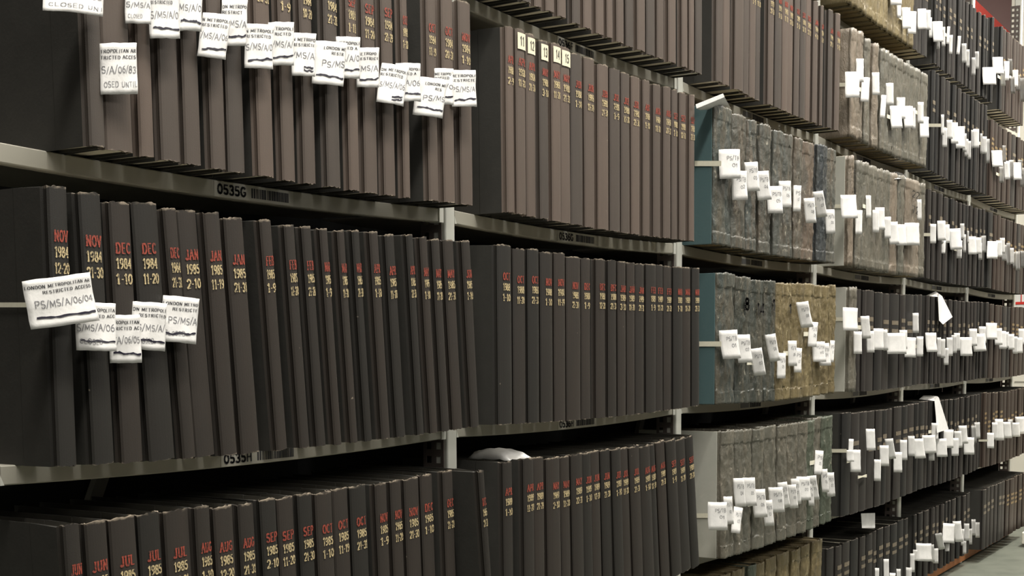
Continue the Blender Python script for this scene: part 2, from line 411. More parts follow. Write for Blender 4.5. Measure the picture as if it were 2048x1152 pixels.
  (3.0628,0.0394,0.8227,-0.0038,0.003,0.003,'blk',''),
  (3.1332,0.0451,0.8209,-0.0018,0.003,0.003,'blk',''),
  (3.1997,0.0347,0.8195,-0.0019,0.003,0.003,'blk',''),
  (3.2554,0.0322,0.8185,0.0015,0.003,0.003,'blk',''),
  (3.3204,0.0458,0.8176,0.0037,0.003,0.003,'blk',''),
  (3.4002,0.0499,0.8169,-0.0004,0.003,0.003,'blk',''),
  (3.4807,0.0468,0.8166,0.0035,0.003,0.003,'blk',''),
  (3.5578,0.0457,0.8167,0.0039,0.003,0.003,'blk',''),
  (3.6342,0.046,0.8172,0.0036,0.003,0.003,'blk',''),
  (3.7094,0.0442,0.818,-0.0011,0.003,0.003,'blk',''),
  (3.7731,0.0323,0.819,-0.0022,0.003,0.003,'blk',''),
  (3.8325,0.039,0.8201,-0.0022,0.003,0.003,'blk',''),
  (3.8944,0.0353,0.8216,-0.0024,0.003,0.003,'blk',''),
  (3.9469,0.0277,0.823,-0.0024,0.003,0.003,'blk',''),
 ]),
 ('I',4,-0.075,0.32,[
  (3.0661,0.0433,0.4385,0.0023,0.003,0.003,'blk',''),
  (3.1439,0.05,0.4366,-0.0013,0.003,0.003,'blk',''),
  (3.2261,0.0486,0.4349,0.0024,0.003,0.003,'blk',''),
  (3.2997,0.0398,0.4338,0.0038,0.003,0.003,'blk',''),
  (3.3696,0.044,0.433,-0.0008,0.003,0.003,'blk',''),
  (3.446,0.0476,0.4326,-0.0008,0.003,0.003,'blk',''),
  (3.5108,0.0303,0.4325,0.0036,0.003,0.003,'blk',''),
  (3.5729,0.0442,0.4327,0.0018,0.003,0.003,'blk',''),
  (3.6516,0.0502,0.4332,-0.0026,0.003,0.003,'blk',''),
  (3.7328,0.0472,0.4342,-0.003,0.003,0.003,'blk',''),
  (3.8108,0.0464,0.4356,-0.0028,0.003,0.003,'blk',''),
  (3.8826,0.0398,0.4372,0.0032,0.003,0.003,'blk',''),
  (3.9429,0.0326,0.4388,0.0025,0.003,0.003,'blk',''),
 ]),
 ('J',4,-0.045,0.258,[
  (3.0598,0.0357,0.0805,-0.0005,0.003,0.003,'blk',''),
  (3.1347,0.0542,0.0805,0.003,0.003,0.003,'blk',''),
  (3.2285,0.0584,0.0805,0.0026,0.003,0.003,'blk',''),
  (3.3185,0.0496,0.0805,-0.0023,0.003,0.003,'blk',''),
  (3.3943,0.0413,0.0805,-0.002,0.003,0.003,'blk',''),
  (3.4675,0.0467,0.0805,-0.0017,0.003,0.003,'blk',''),
  (3.5358,0.0353,0.0805,-0.0021,0.003,0.003,'blk',''),
  (3.592,0.0321,0.0805,0.0007,0.003,0.003,'blk',''),
  (3.6672,0.0581,0.0805,-0.0019,0.003,0.003,'blk',''),
  (3.7569,0.0494,0.0805,-0.0006,0.003,0.003,'blk',''),
  (3.8364,0.0461,0.0805,-0.003,0.003,0.003,'blk',''),
  (3.9224,0.0571,0.0805,0.0033,0.003,0.003,'blk',''),
 ]),
 ('E',5,-0.075,0.35,[
  (4.0347,0.0333,1.9774,0,0,0.014,'blk',''),
  (4.2151,0.0402,1.9728,0,0.014,0.0011,'blk',''),
  (4.276,0.0614,1.9718,0,0.0011,0.0019,'brn',''),
  (4.351,0.0575,1.9709,0,0.0019,0.0012,'brn',''),
  (4.4168,0.0532,1.9704,0,0.0012,0.0012,'brn',''),
  (4.4812,0.0541,1.9702,0,0.0012,0.0012,'brn',''),
  (4.5468,0.0551,1.9703,0,0.0012,0.0013,'brn',''),
  (4.6135,0.0561,1.9706,0,0.0013,0.0013,'brn',''),
  (4.6815,0.0571,1.9713,0,0.0013,0,'brn',''),
 ]),
 ('F',5,-0.075,0.32,[
  (4.0695,0.0616,1.5916,0.0009,0.003,0.003,'brn',''),
  (4.1511,0.0658,1.5896,-0.0026,0.003,0.003,'brn',''),
  (4.2388,0.0709,1.5879,0.001,0.003,0.003,'brn',''),
  (4.338,0.0839,1.5865,0.0005,0.003,0.003,'brn',''),
  (4.433,0.0643,1.5858,0.0015,0.003,0.003,'brn',''),
  (4.5283,0.0844,1.5857,0.0004,0.003,0.003,'blk',''),
  (4.6257,0.0676,1.5862,0.0031,0.003,0.003,'brn',''),
  (4.7131,0.0688,1.5872,-0.002,0.003,0.003,'brn',''),
  (4.8011,0.0685,1.5886,-0.0037,0.003,0.003,'brn',''),
  (4.8758,0.048,1.5902,0.0001,0.0027,0.0027,'brn',''),
  (4.9483,0.0651,1.5921,-0.0038,0.003,0.003,'blk',''),
 ]),
 ('G',5,-0.075,0.32,[
  (4.0842,0.0846,1.2058,0.003,0.003,0.003,'blk',''),
  (4.1708,0.0505,1.2038,0.0034,0.0028,0.0028,'brn',''),
  (4.2424,0.0613,1.2024,0.0027,0.003,0.003,'brn',''),
  (4.338,0.0878,1.2011,-0.0007,0.003,0.003,'brn',''),
  (4.4409,0.0728,1.2004,-0.0005,0.003,0.003,'brn',''),
  (4.5235,0.0561,1.2003,0.0014,0.003,0.003,'brn',''),
  (4.5975,0.0593,1.2006,-0.0034,0.003,0.003,'brn',''),
  (4.6795,0.0687,1.2013,-0.0016,0.003,0.003,'blk',''),
  (4.7755,0.081,1.2027,0.0032,0.003,0.003,'brn',''),
  (4.8715,0.0687,1.2047,0.0035,0.003,0.003,'brn',''),
  (4.9528,0.0581,1.2069,0.0013,0.003,0.003,'blk',''),
 ]),
 ('H',5,-0.075,0.32,[
  (4.0626,0.0508,0.8227,-0.0008,0.0029,0.0029,'blk',''),
  (4.1461,0.0795,0.8206,-0.0024,0.003,0.003,'brn',''),
  (4.2502,0.0828,0.8186,-0.0033,0.003,0.003,'brn',''),
  (4.3377,0.0538,0.8174,-0.0038,0.003,0.003,'brn',''),
  (4.4249,0.0822,0.8168,-0.0003,0.003,0.003,'blk',''),
  (4.5165,0.0607,0.8166,-0.0039,0.003,0.003,'blk',''),
  (4.5966,0.0642,0.8169,0.0001,0.003,0.003,'brn',''),
  (4.6914,0.0837,0.8178,0.0001,0.003,0.003,'brn',''),
  (4.7947,0.0776,0.8194,-0.0031,0.003,0.003,'brn',''),
  (4.8775,0.0515,0.8212,0.0038,0.0029,0.0029,'brn',''),
  (4.9503,0.062,0.8231,-0.0033,0.003,0.003,'brn',''),
 ]),
 ('I',5,-0.075,0.32,[
  (4.0623,0.0504,0.4386,-0.0033,0.0028,0.0028,'brn',''),
  (4.1412,0.0727,0.4366,0.0024,0.003,0.003,'brn',''),
  (4.2181,0.0473,0.435,-0.0006,0.0027,0.0027,'brn',''),
  (4.2916,0.0674,0.4339,-0.0018,0.003,0.003,'brn',''),
  (4.3795,0.0696,0.433,0.0011,0.003,0.003,'brn',''),
  (4.4694,0.0707,0.4325,-0.0033,0.003,0.003,'brn',''),
  (4.5561,0.0646,0.4326,-0.0035,0.003,0.003,'brn',''),
  (4.645,0.0741,0.4332,-0.0004,0.003,0.003,'brn',''),
  (4.7279,0.0551,0.4342,0.004,0.003,0.003,'brn',''),
  (4.8015,0.0597,0.4354,0.0034,0.003,0.003,'brn',''),
  (4.8775,0.0589,0.4371,0.001,0.003,0.003,'brn',''),
  (4.9527,0.0582,0.4391,0.0002,0.003,0.003,'brn',''),
 ]),
 ('J',5,-0.078,0.262,[
  (4.0723,0.066,0.0805,-0.0012,0.003,0.003,'blk',''),
  (4.1531,0.0599,0.0805,-0.0039,0.003,0.003,'blk',''),
  (4.2315,0.0624,0.0805,-0.002,0.003,0.003,'blk',''),
  (4.3081,0.0572,0.0805,-0.0039,0.003,0.003,'blk',''),
  (4.386,0.0643,0.0805,0.0019,0.003,0.003,'blk',''),
  (4.4717,0.0695,0.0805,0.0004,0.003,0.003,'blk',''),
  (4.5606,0.0691,0.0805,-0.0025,0.003,0.003,'brn',''),
  (4.6629,0.0905,0.0805,-0.0002,0.003,0.003,'brn',''),
  (4.7648,0.0684,0.0805,0.0035,0.003,0.003,'brn',''),
  (4.8588,0.0783,0.0805,-0.0031,0.003,0.003,'brn',''),
  (4.9495,0.0632,0.0805,0.0026,0.003,0.003,'brn',''),
 ]),
]
TAGS = [
 ('G',0,[[-0.9543,-0.079,1.3921],[-0.885,-0.0984,1.3966],[-0.8941,-0.0984,1.3513],[-0.9629,-0.079,1.3482]],'near',["", "", "PS/MS/A/06", "CLOSED UNTIL", 0],0),
 ('G',0,[[-0.8756,-0.079,1.328],[-0.831,-0.0915,1.3346],[-0.8336,-0.0915,1.2725],[-0.8782,-0.079,1.267]],'near',["TROPOLITAN AR", "TRICTED ACCESS", "S/A/06/83", "OSED UNTIL", 0],0),
 ('G',0,[[-0.8313,-0.079,1.4064],[-0.7987,-0.0882,1.4112],[-0.8029,-0.0882,1.3626],[-0.8355,-0.079,1.3585]],'near',["", "", "S/MS/A", "CLOSED", 0],0),
 ('G',0,[[-0.7926,-0.079,1.4097],[-0.7522,-0.0905,1.4162],[-0.7561,-0.0905,1.353],[-0.7966,-0.079,1.3475]],'near',["N METROPOLITA", "RESTRICTED", "S/MS/A/0", "", 1],0),
 ('G',0,[[-0.7384,-0.079,1.4294],[-0.7064,-0.0883,1.4331],[-0.715,-0.0883,1.3697],[-0.7469,-0.079,1.3668]],'near',["", "", "MS/A/0", "", 1],0),
 ('G',0,[[-0.6968,-0.079,1.4005],[-0.6578,-0.0905,1.4013],[-0.6735,-0.0905,1.341],[-0.712,-0.079,1.3411]],'near',["N METROPOLI", "RESTRICTED", "/MS/A/06", "", 1],0),
 ('G',0,[[-0.66,-0.079,1.4244],[-0.6238,-0.0896,1.4288],[-0.6308,-0.0896,1.3665],[-0.6669,-0.079,1.3629]],'near',["ON METROPO", "RESTRICT", "S/MS/A", "C", 1],0),
 ('G',0,[[-0.614,-0.079,1.4019],[-0.5728,-0.0913,1.4058],[-0.5813,-0.0913,1.3438],[-0.6223,-0.079,1.3409]],'near',["N METROPOLI", "RESTRICTED", "S/MS/A/0", "", 1],0),
 ('G',0,[[-0.5682,-0.079,1.4128],[-0.5297,-0.0906,1.4177],[-0.5348,-0.0906,1.3571],[-0.5734,-0.079,1.353]],'near',["METROPOLI", "STRICTED", "S/MS/A/", "", 1],0),
 ('G',0,[[-0.5154,-0.079,1.4083],[-0.4789,-0.0901,1.4116],[-0.4876,-0.0901,1.3492],[-0.524,-0.079,1.3466]],'near',["N METROPO", "RESTRICTED", "/MS/A", "", 2],0),
 ('G',0,[[-0.4645,-0.079,1.4071],[-0.4145,-0.0946,1.4092],[-0.4291,-0.0946,1.3439],[-0.4787,-0.079,1.3429]],'near',["   LONDON ME", "      RESTR", "   PS/MS", "", 1],0),
 ('G',0,[[-0.4164,-0.079,1.4214],[-0.3758,-0.0917,1.4262],[-0.381,-0.0917,1.3638],[-0.4216,-0.079,1.3597]],'near',["METROPOLI", "RICTED A", "MS/A/0", "", 1],0),
 ('G',0,[[-0.3656,-0.079,1.4145],[-0.3292,-0.0905,1.4186],[-0.3342,-0.0905,1.358],[-0.3707,-0.079,1.3545]],'near',["METROPO", "RESTRICT", "/MS/A", "", 1],0),
 ('G',0,[[-0.3024,-0.079,1.4029],[-0.2539,-0.0949,1.4015],[-0.2763,-0.0949,1.3368],[-0.3241,-0.079,1.3392]],'near',["ON METROPOLI", "RESTRICTED", "S/MS/A/06", "", 2],0),
 ('G',0,[[-0.2663,-0.079,1.4086],[-0.2212,-0.0936,1.4133],[-0.2262,-0.0936,1.3524],[-0.2713,-0.079,1.3485]],'near',["  METROPOLI", " RICTED A", " S/A/06", "", 1],0),
 ('G',0,[[-0.2058,-0.079,1.3977],[-0.1513,-0.0972,1.3975],[-0.1705,-0.0972,1.333],[-0.2243,-0.079,1.3342]],'near',["   LONDON ME", "       RES", "   PS/MS", "", 1],0),
 ('G',0,[[-0.1567,-0.079,1.419],[-0.12,-0.0912,1.4228],[-0.125,-0.0912,1.3628],[-0.1616,-0.079,1.3596]],'near',["METROPO", "RICTED", "/A/0", "", 1],0),
 ('G',0,[[-0.1084,-0.079,1.4236],[-0.0616,-0.0948,1.429],[-0.0647,-0.0948,1.3672],[-0.1115,-0.079,1.3626]],'near',["METROPOLI", "RESTRICTED", "PS/MS/A", "", 1],0),
 ('H',0,[[-1.0062,-0.082,1.0397],[-0.9221,-0.0964,1.0533],[-0.9141,-0.0964,0.997],[-0.9993,-0.082,0.9854]],'near',["LONDON METROPOLITAN AR", "     RESTRICTED ACCESS", " PS/MS/A/06/04", "", 1],0),
 ('H',0,[[-0.9262,-0.079,1.0181],[-0.879,-0.0921,1.0174],[-0.8841,-0.0921,0.9594],[-0.9312,-0.079,0.9613]],'near',["   METROPOLITA", "  STRICTED ACC", "S/MS/A/06", "CLOSED", 1],0),
 ('H',0,[[-0.8757,-0.079,1.0037],[-0.8369,-0.0899,1.0048],[-0.8379,-0.0899,0.9455],[-0.8768,-0.079,0.9453]],'near',["ETROPOLITAN", "STRICTED ACC", "S/A/06/05", "", 1],0),
 ('H',0,[[-0.8347,-0.079,1.0216],[-0.7901,-0.0916,1.0195],[-0.7983,-0.0916,0.9591],[-0.8427,-0.079,0.9622]],'near',["ON METROPOLI", "  RESTRICTED", "PS/MS/A/", "CLOSED", 1],0),
 ('H',0,[[-0.7825,-0.079,1.0307],[-0.7343,-0.0929,1.0271],[-0.7454,-0.0929,0.9677],[-0.7932,-0.079,0.9725]],'near',["LONDON METRO", "   RESTRICTED", "  PS/MS/A", "CLOSED", 1],0),
 ('G',2,[[1.042,-0.085,1.4292],[1.115,-0.1048,1.4363],[1.1166,-0.1048,1.3663],[1.0433,-0.085,1.3602]],'mid',["", "", "PS/TB", "01", 0],0),
 ('G',2,[[1.1219,-0.085,1.3873],[1.1635,-0.1048,1.3903],[1.1652,-0.1048,1.3196],[1.1234,-0.085,1.3171]],'mid',["", "", "PS/TB", "02", 0],0),
 ('G',2,[[1.2072,-0.085,1.4174],[1.2434,-0.1044,1.4216],[1.256,-0.1044,1.3509],[1.2193,-0.085,1.347]],'mid',["", "", "PS/TB", "03", 0],0.0269),
 ('G',2,[[1.2779,-0.085,1.4025],[1.3149,-0.1048,1.4073],[1.3316,-0.1048,1.3362],[1.294,-0.085,1.3318]],'mid',["", "", "PS/TB", "04", 0],0),
 ('G',2,[[1.3657,-0.085,1.3742],[1.4172,-0.1048,1.3779],[1.4195,-0.1048,1.3079],[1.3678,-0.085,1.3048]],'mid',["", "", "PS/TB", "05", 0],0),
 ('G',2,[[1.4543,-0.085,1.3963],[1.4877,-0.1047,1.3984],[1.4902,-0.1047,1.3293],[1.4565,-0.085,1.3276]],'mid',["", "", "PS/TB", "06", 0],0.0303),
 ('G',2,[[1.5694,-0.085,1.3961],[1.5899,-0.0975,1.3966],[1.5852,-0.0975,1.3265],[1.5647,-0.085,1.3262]],'mid',["", "", "PS", "07", 0],0),
 ('G',2,[[1.6511,-0.085,1.3686],[1.681,-0.1047,1.3721],[1.6987,-0.1047,1.3051],[1.6683,-0.085,1.3018]],'mid',["", "", "PS/TB", "08", 0],0),
 ('G',2,[[1.7253,-0.085,1.393],[1.7524,-0.1045,1.3987],[1.7915,-0.1045,1.3304],[1.7634,-0.085,1.3248]],'mid',["", "", "PS/TB", "09", 0],0.0344),
 ('G',2,[[1.8395,-0.085,1.3536],[1.865,-0.1033,1.3551],[1.8722,-0.1033,1.2864],[1.8464,-0.085,1.285]],'mid',["", "", "PS/TB", "010", 0],0),
 ('H',2,[[1.0504,-0.085,1.0006],[1.1089,-0.1048,1.0037],[1.1235,-0.1048,0.9344],[1.0642,-0.085,0.9322]],'mid',["", "", "PS/TB", "01", 0],0),
 ('H',2,[[1.1587,-0.085,0.991],[1.2022,-0.1048,0.9928],[1.2141,-0.1048,0.9231],[1.17,-0.085,0.9217]],'mid',["", "", "PS/TB", "02", 0],0),
 ('H',2,[[1.2524,-0.085,0.9557],[1.2845,-0.1032,0.96],[1.3168,-0.1032,0.8915],[1.2838,-0.085,0.8875]],'mid',["", "", "PS/TB", "03", 0],0.028),
 ('H',2,[[1.362,-0.085,0.9918],[1.3914,-0.1025,0.9961],[1.4255,-0.1025,0.9262],[1.3952,-0.085,0.9222]],'mid',["", "", "PS/TB", "04", 0],0),
 ('H',2,[[1.457,-0.085,0.9449],[1.4807,-0.0988,0.944],[1.4761,-0.0988,0.876],[1.4523,-0.085,0.8772]],'mid',["", "", "PS/TB", "05", 0],0),
 ('H',2,[[1.5383,-0.085,0.9772],[1.5633,-0.1002,0.9772],[1.5659,-0.1002,0.9085],[1.5407,-0.085,0.9088]],'mid',["", "", "PS/TB", "06", 0],0.0318),
 ('H',2,[[1.5925,-0.085,0.9579],[1.6132,-0.0978,0.9568],[1.6051,-0.0978,0.8896],[1.5845,-0.085,0.891]],'mid',["", "", "PS", "07", 0],0),
 ('H',2,[[1.5996,-0.085,1.0818],[1.6359,-0.1048,1.0872],[1.6724,-0.1048,1.0184],[1.635,-0.085,1.0133]],'mid',["", "", "PS/TB", "08", 0],0),
 ('H',2,[[1.7149,-0.085,1.0311],[1.7397,-0.1014,1.0291],[1.7236,-0.1014,0.959],[1.699,-0.085,0.9612]],'mid',["", "", "PS/TB", "09", 0],0.0342),
 ('H',2,[[1.7379,-0.085,0.9755],[1.7842,-0.1048,0.9754],[1.7867,-0.1048,0.9176],[1.7402,-0.085,0.9181]],'mid',["", "", "PS/TB", "010", 0],0),
 ('H',2,[[1.7829,-0.085,0.9707],[1.826,-0.1048,0.9717],[1.8361,-0.1048,0.9068],[1.7926,-0.085,0.9063]],'mid',["", "", "PS/TB", "011", 0],0),
 ('H',2,[[1.9022,-0.085,0.979],[1.9152,-0.0943,0.9781],[1.9039,-0.0943,0.9138],[1.8909,-0.085,0.9148]],'mid',["", "", "PS", "012", 0],0.0371),
 ('I',2,[[0.9893,-0.085,0.5908],[1.0527,-0.1048,0.5856],[1.0541,-0.1048,0.5168],[0.9905,-0.085,0.523]],'mid',["", "", "PS/TB", "01", 0],0),
 ('I',2,[[1.087,-0.085,0.5945],[1.1117,-0.0974,0.5935],[1.1195,-0.0974,0.5242],[1.0946,-0.085,0.5255]],'mid',["", "", "PS/TB", "02", 0],0),
 ('I',2,[[1.1573,-0.085,0.563],[1.1819,-0.0977,0.5578],[1.1553,-0.0977,0.4945],[1.1311,-0.085,0.4999]],'mid',["", "", "PS/TB", "03", 0],0.0266),
 ('I',2,[[1.1499,-0.085,0.6346],[1.179,-0.1,0.6341],[1.1909,-0.1,0.5611],[1.1615,-0.085,0.5619]],'mid',["", "", "PS/TB", "04", 0],0),
 ('I',2,[[1.2159,-0.085,0.6306],[1.249,-0.1026,0.6296],[1.2579,-0.1026,0.5568],[1.2244,-0.085,0.5582]],'mid',["", "", "PS/TB", "05", 0],0),
 ('I',2,[[1.278,-0.085,0.5952],[1.3191,-0.1048,0.5942],[1.332,-0.1048,0.5197],[1.2903,-0.085,0.5213]],'mid',["", "", "PS/TB", "06", 0],0.0285),
 ('I',2,[[1.3572,-0.085,0.5589],[1.3851,-0.1008,0.5588],[1.4009,-0.1008,0.4886],[1.3725,-0.085,0.4891]],'mid',["", "", "PS/TB", "07", 0],0),
 ('I',2,[[1.3997,-0.085,0.5892],[1.4444,-0.1048,0.5885],[1.4603,-0.1048,0.5197],[1.4149,-0.085,0.5209]],'mid',["", "", "PS/TB", "08", 0],0),
 ('I',2,[[1.4684,-0.085,0.5961],[1.4957,-0.1017,0.5976],[1.523,-0.1017,0.5259],[1.495,-0.085,0.5247]],'mid',["", "", "PS/TB", "09", 0],0.0312),
 ('I',2,[[1.5478,-0.085,0.5831],[1.5721,-0.1001,0.5836],[1.5914,-0.1001,0.5167],[1.5667,-0.085,0.5164]],'mid',["", "", "PS/TB", "010", 0],0),
 ('I',2,[[1.5749,-0.085,0.5974],[1.5982,-0.0997,0.598],[1.6195,-0.0997,0.525],[1.5957,-0.085,0.5247]],'mid',["", "", "PS/TB", "011", 0],0),
 ('I',2,[[1.6208,-0.085,0.6002],[1.6687,-0.1048,0.5971],[1.6714,-0.1048,0.5304],[1.6232,-0.085,0.534]],'mid',["", "", "PS/TB", "012", 0],0.0333),
 ('I',2,[[1.7084,-0.085,0.5941],[1.7331,-0.1021,0.5958],[1.762,-0.1021,0.5247],[1.7366,-0.085,0.5232]],'mid',["", "", "PS/TB", "013", 0],0),
 ('I',2,[[1.7159,-0.085,0.5749],[1.7315,-0.0953,0.5746],[1.7413,-0.0953,0.5075],[1.7255,-0.085,0.508]],'mid',["", "", "PS", "014", 0],0),
 ('I',2,[[1.7821,-0.085,0.6631],[1.8041,-0.1,0.6602],[1.7882,-0.1,0.592],[1.7664,-0.085,0.5951]],'mid',["", "", "PS", "015", 0],0.0355),
 ('I',2,[[1.8281,-0.085,0.6045],[1.8483,-0.0994,0.6046],[1.8626,-0.0994,0.5357],[1.8421,-0.085,0.5358]],'mid',["", "", "PS", "016", 0],0),
 ('I',2,[[1.881,-0.085,0.5902],[1.9032,-0.1013,0.5899],[1.9145,-0.1013,0.5182],[1.8919,-0.085,0.5187]],'mid',["", "", "PS/TB", "017", 0],0),
 ('F',3,[[2.008,-0.085,1.7694],[2.0685,-0.1048,1.776],[2.0636,-0.1048,1.6992],[2.0031,-0.085,1.6934]],'far',None,0),
 ('F',3,[[2.1112,-0.085,1.825],[2.1301,-0.1007,1.8262],[2.1298,-0.1007,1.7559],[2.1108,-0.085,1.7548]],'far',None,0),
 ('F',3,[[2.1714,-0.085,1.78],[2.1926,-0.1034,1.7798],[2.179,-0.1034,1.7045],[2.158,-0.085,1.7048]],'far',None,0.0255),
 ('F',3,[[2.2765,-0.085,1.8114],[2.2944,-0.1018,1.8126],[2.2987,-0.1018,1.7436],[2.2806,-0.085,1.7425]],'far',None,0),
 ('F',3,[[2.3822,-0.085,1.7591],[2.3948,-0.0974,1.7587],[2.3811,-0.0974,1.684],[2.3686,-0.085,1.6845]],'far',None,0),
 ('F',3,[[2.4324,-0.085,1.804],[2.4498,-0.1035,1.8049],[2.4546,-0.1035,1.7346],[2.437,-0.085,1.7337]],'far',None,0),
 ('F',3,[[2.4829,-0.085,1.7388],[2.5351,-0.1048,1.7445],[2.5401,-0.1048,1.6728],[2.4877,-0.085,1.6676]],'far',None,0.0289),
 ('F',3,[[2.5596,-0.085,1.7776],[2.5836,-0.1048,1.7788],[2.584,-0.1048,1.7091],[2.5598,-0.085,1.708]],'far',None,0),
 ('F',3,[[2.6438,-0.085,1.762],[2.6822,-0.1048,1.7657],[2.6876,-0.1048,1.6937],[2.649,-0.085,1.6903]],'far',None,0),
 ('F',3,[[2.7507,-0.085,1.7708],[2.7579,-0.095,1.7709],[2.7633,-0.095,1.7003],[2.756,-0.085,1.7002]],'far',None,0),
 ('F',3,[[2.8202,-0.085,1.8011],[2.8316,-0.1026,1.8011],[2.8373,-0.1026,1.7289],[2.8258,-0.085,1.7289]],'far',None,0.0327),
 ('F',3,[[2.8578,-0.085,1.7561],[2.895,-0.1048,1.7579],[2.8859,-0.1048,1.6847],[2.8487,-0.085,1.6832]],'far',None,0),
 ('E',3,[[2.457,-0.085,2.1317],[2.5073,-0.1048,2.14],[2.5129,-0.1048,2.0608],[2.4622,-0.085,2.053]],'far',None,0),
 ('E',3,[[2.538,-0.085,2.1018],[2.5479,-0.0961,2.1024],[2.553,-0.0961,2.0302],[2.543,-0.085,2.0296]],'far',None,0),
 ('E',3,[[2.6007,-0.085,2.0748],[2.6274,-0.1048,2.0777],[2.6325,-0.1048,2.0092],[2.6056,-0.085,2.0064]],'far',None,0.03),
 ('E',3,[[2.6845,-0.085,2.0794],[2.7104,-0.1048,2.0807],[2.7011,-0.1048,2.0052],[2.6752,-0.085,2.0041]],'far',None,0),
 ('E',4,[[2.8127,-0.079,2.1142],[2.848,-0.0988,2.1189],[2.8535,-0.0988,2.0503],[2.8179,-0.079,2.0459]],'far',None,0),
 ('E',4,[[2.925,-0.079,2.1329],[2.9341,-0.094,2.1328],[2.9397,-0.094,2.0655],[2.9304,-0.079,2.0655]],'far',None,0),
 ('E',4,[[2.9745,-0.079,2.117],[2.9799,-0.0881,2.1169],[2.9856,-0.0881,2.0481],[2.9802,-0.079,2.0482]],'far',None,0.034),
 ('E',4,[[3.0239,-0.079,2.1128],[3.0789,-0.0988,2.1211],[3.0851,-0.0988,2.0503],[3.0298,-0.079,2.0425]],'far',None,0),
 ('E',4,[[3.0823,-0.079,2.0979],[3.0871,-0.0885,2.0976],[3.0932,-0.0885,2.0283],[3.0883,-0.079,2.0285]],'far',None,0),
 ('E',4,[[3.1535,-0.079,2.1185],[3.1589,-0.0911,2.1181],[3.1651,-0.0911,2.0498],[3.1596,-0.079,2.0502]],'far',None,0),
 ('E',4,[[3.2361,-0.079,2.1364],[3.24,-0.0889,2.1352],[3.2274,-0.0889,2.0699],[3.2235,-0.079,2.0711]],'far',None,0.0371),
 ('E',4,[[3.2722,-0.079,2.1124],[3.2765,-0.0908,2.1114],[3.2727,-0.0908,2.0417],[3.2684,-0.079,2.0427]],'far',None,0),
 ('E',4,[[3.4036,-0.079,2.1334],[3.4066,-0.0905,2.1316],[3.3876,-0.0905,2.0598],[3.3846,-0.079,2.0617]],'far',None,0),
 ('E',4,[[3.4651,-0.079,2.1164],[3.4683,-0.097,2.1149],[3.4756,-0.097,2.043],[3.4722,-0.079,2.0444]],'far',None,0),
 ('E',4,[[3.5406,-0.079,2.1073],[3.5425,-0.0918,2.1062],[3.5494,-0.0918,2.039],[3.5474,-0.079,2.0401]],'far',None,0.041),
 ('E',4,[[3.6358,-0.079,2.0934],[3.6367,-0.0942,2.0919],[3.644,-0.0942,2.0237],[3.6429,-0.079,2.0251]],'far',None,0),
 ('E',4,[[3.6848,-0.079,2.1252],[3.6851,-0.0963,2.1233],[3.6923,-0.0963,2.0566],[3.6919,-0.079,2.0584]],'far',None,0),
 ('E',5,[[3.8354,-0.079,2.0887],[3.9751,-0.0988,2.1091],[3.9775,-0.0988,2.0384],[3.8374,-0.079,2.0193]],'far',None,0),
 ('E',5,[[4.0135,-0.079,2.1599],[4.113,-0.0988,2.175],[4.1214,-0.0988,2.106],[4.0215,-0.079,2.0918]],'far',None,0),
 ('E',5,[[4.1756,-0.079,2.1347],[4.1694,-0.0988,2.1316],[4.1776,-0.0988,2.066],[4.1836,-0.079,2.069]],'far',None,0.0496),
 ('E',5,[[4.2384,-0.079,2.1822],[4.2534,-0.0988,2.1818],[4.2496,-0.0988,2.1002],[4.2346,-0.079,2.1006]],'far',None,0),
 ('E',5,[[4.3228,-0.079,2.2061],[4.3138,-0.0976,2.2025],[4.3227,-0.0976,2.1337],[4.3315,-0.079,2.1371]],'far',None,0),
 ('E',5,[[4.3805,-0.079,2.1396],[4.3701,-0.0988,2.1359],[4.3794,-0.0988,2.0653],[4.3896,-0.079,2.0688]],'far',None,0),
 ('E',5,[[4.4236,-0.079,2.1759],[4.4418,-0.0988,2.1768],[4.4515,-0.0988,2.1045],[4.433,-0.079,2.1036]],'far',None,0.0532),
 ('E',5,[[4.5021,-0.079,2.167],[4.4916,-0.0961,2.1635],[4.5008,-0.0961,2.0949],[4.5112,-0.079,2.0982]],'far',None,0),
 ('E',5,[[4.5924,-0.079,2.1684],[4.5796,-0.0988,2.1643],[4.594,-0.0988,2.0601],[4.6066,-0.079,2.0638]],'far',None,0),
 ('F',4,[[3.1734,-0.079,1.8084],[3.1777,-0.0888,1.8081],[3.1842,-0.0888,1.7349],[3.1799,-0.079,1.7352]],'far',None,0),
 ('F',4,[[3.1924,-0.079,1.7622],[3.199,-0.0955,1.7616],[3.2053,-0.0955,1.6925],[3.1986,-0.079,1.693]],'far',None,0),
 ('F',4,[[3.2573,-0.079,1.8],[3.2663,-0.0988,1.7994],[3.2727,-0.0988,1.7307],[3.2635,-0.079,1.7311]],'far',None,0.0377),
 ('F',4,[[3.3193,-0.079,1.7992],[3.3449,-0.0988,1.8009],[3.3524,-0.0988,1.7229],[3.3265,-0.079,1.7213]],'far',None,0),
 ('F',4,[[3.3989,-0.079,1.7949],[3.4587,-0.0988,1.8011],[3.4669,-0.0988,1.7188],[3.4066,-0.079,1.7132]],'far',None,0),
 ('F',4,[[3.5144,-0.079,1.7834],[3.5167,-0.0937,1.7825],[3.5238,-0.0937,1.7126],[3.5214,-0.079,1.7134]],'far',None,0),
 ('F',4,[[3.5496,-0.079,1.7668],[3.5515,-0.0938,1.7658],[3.5583,-0.0938,1.6993],[3.5562,-0.079,1.7002]],'far',None,0.0414),
 ('F',4,[[3.5965,-0.079,1.7649],[3.5978,-0.0931,1.7639],[3.605,-0.0931,1.694],[3.6036,-0.079,1.6949]],'far',None,0),
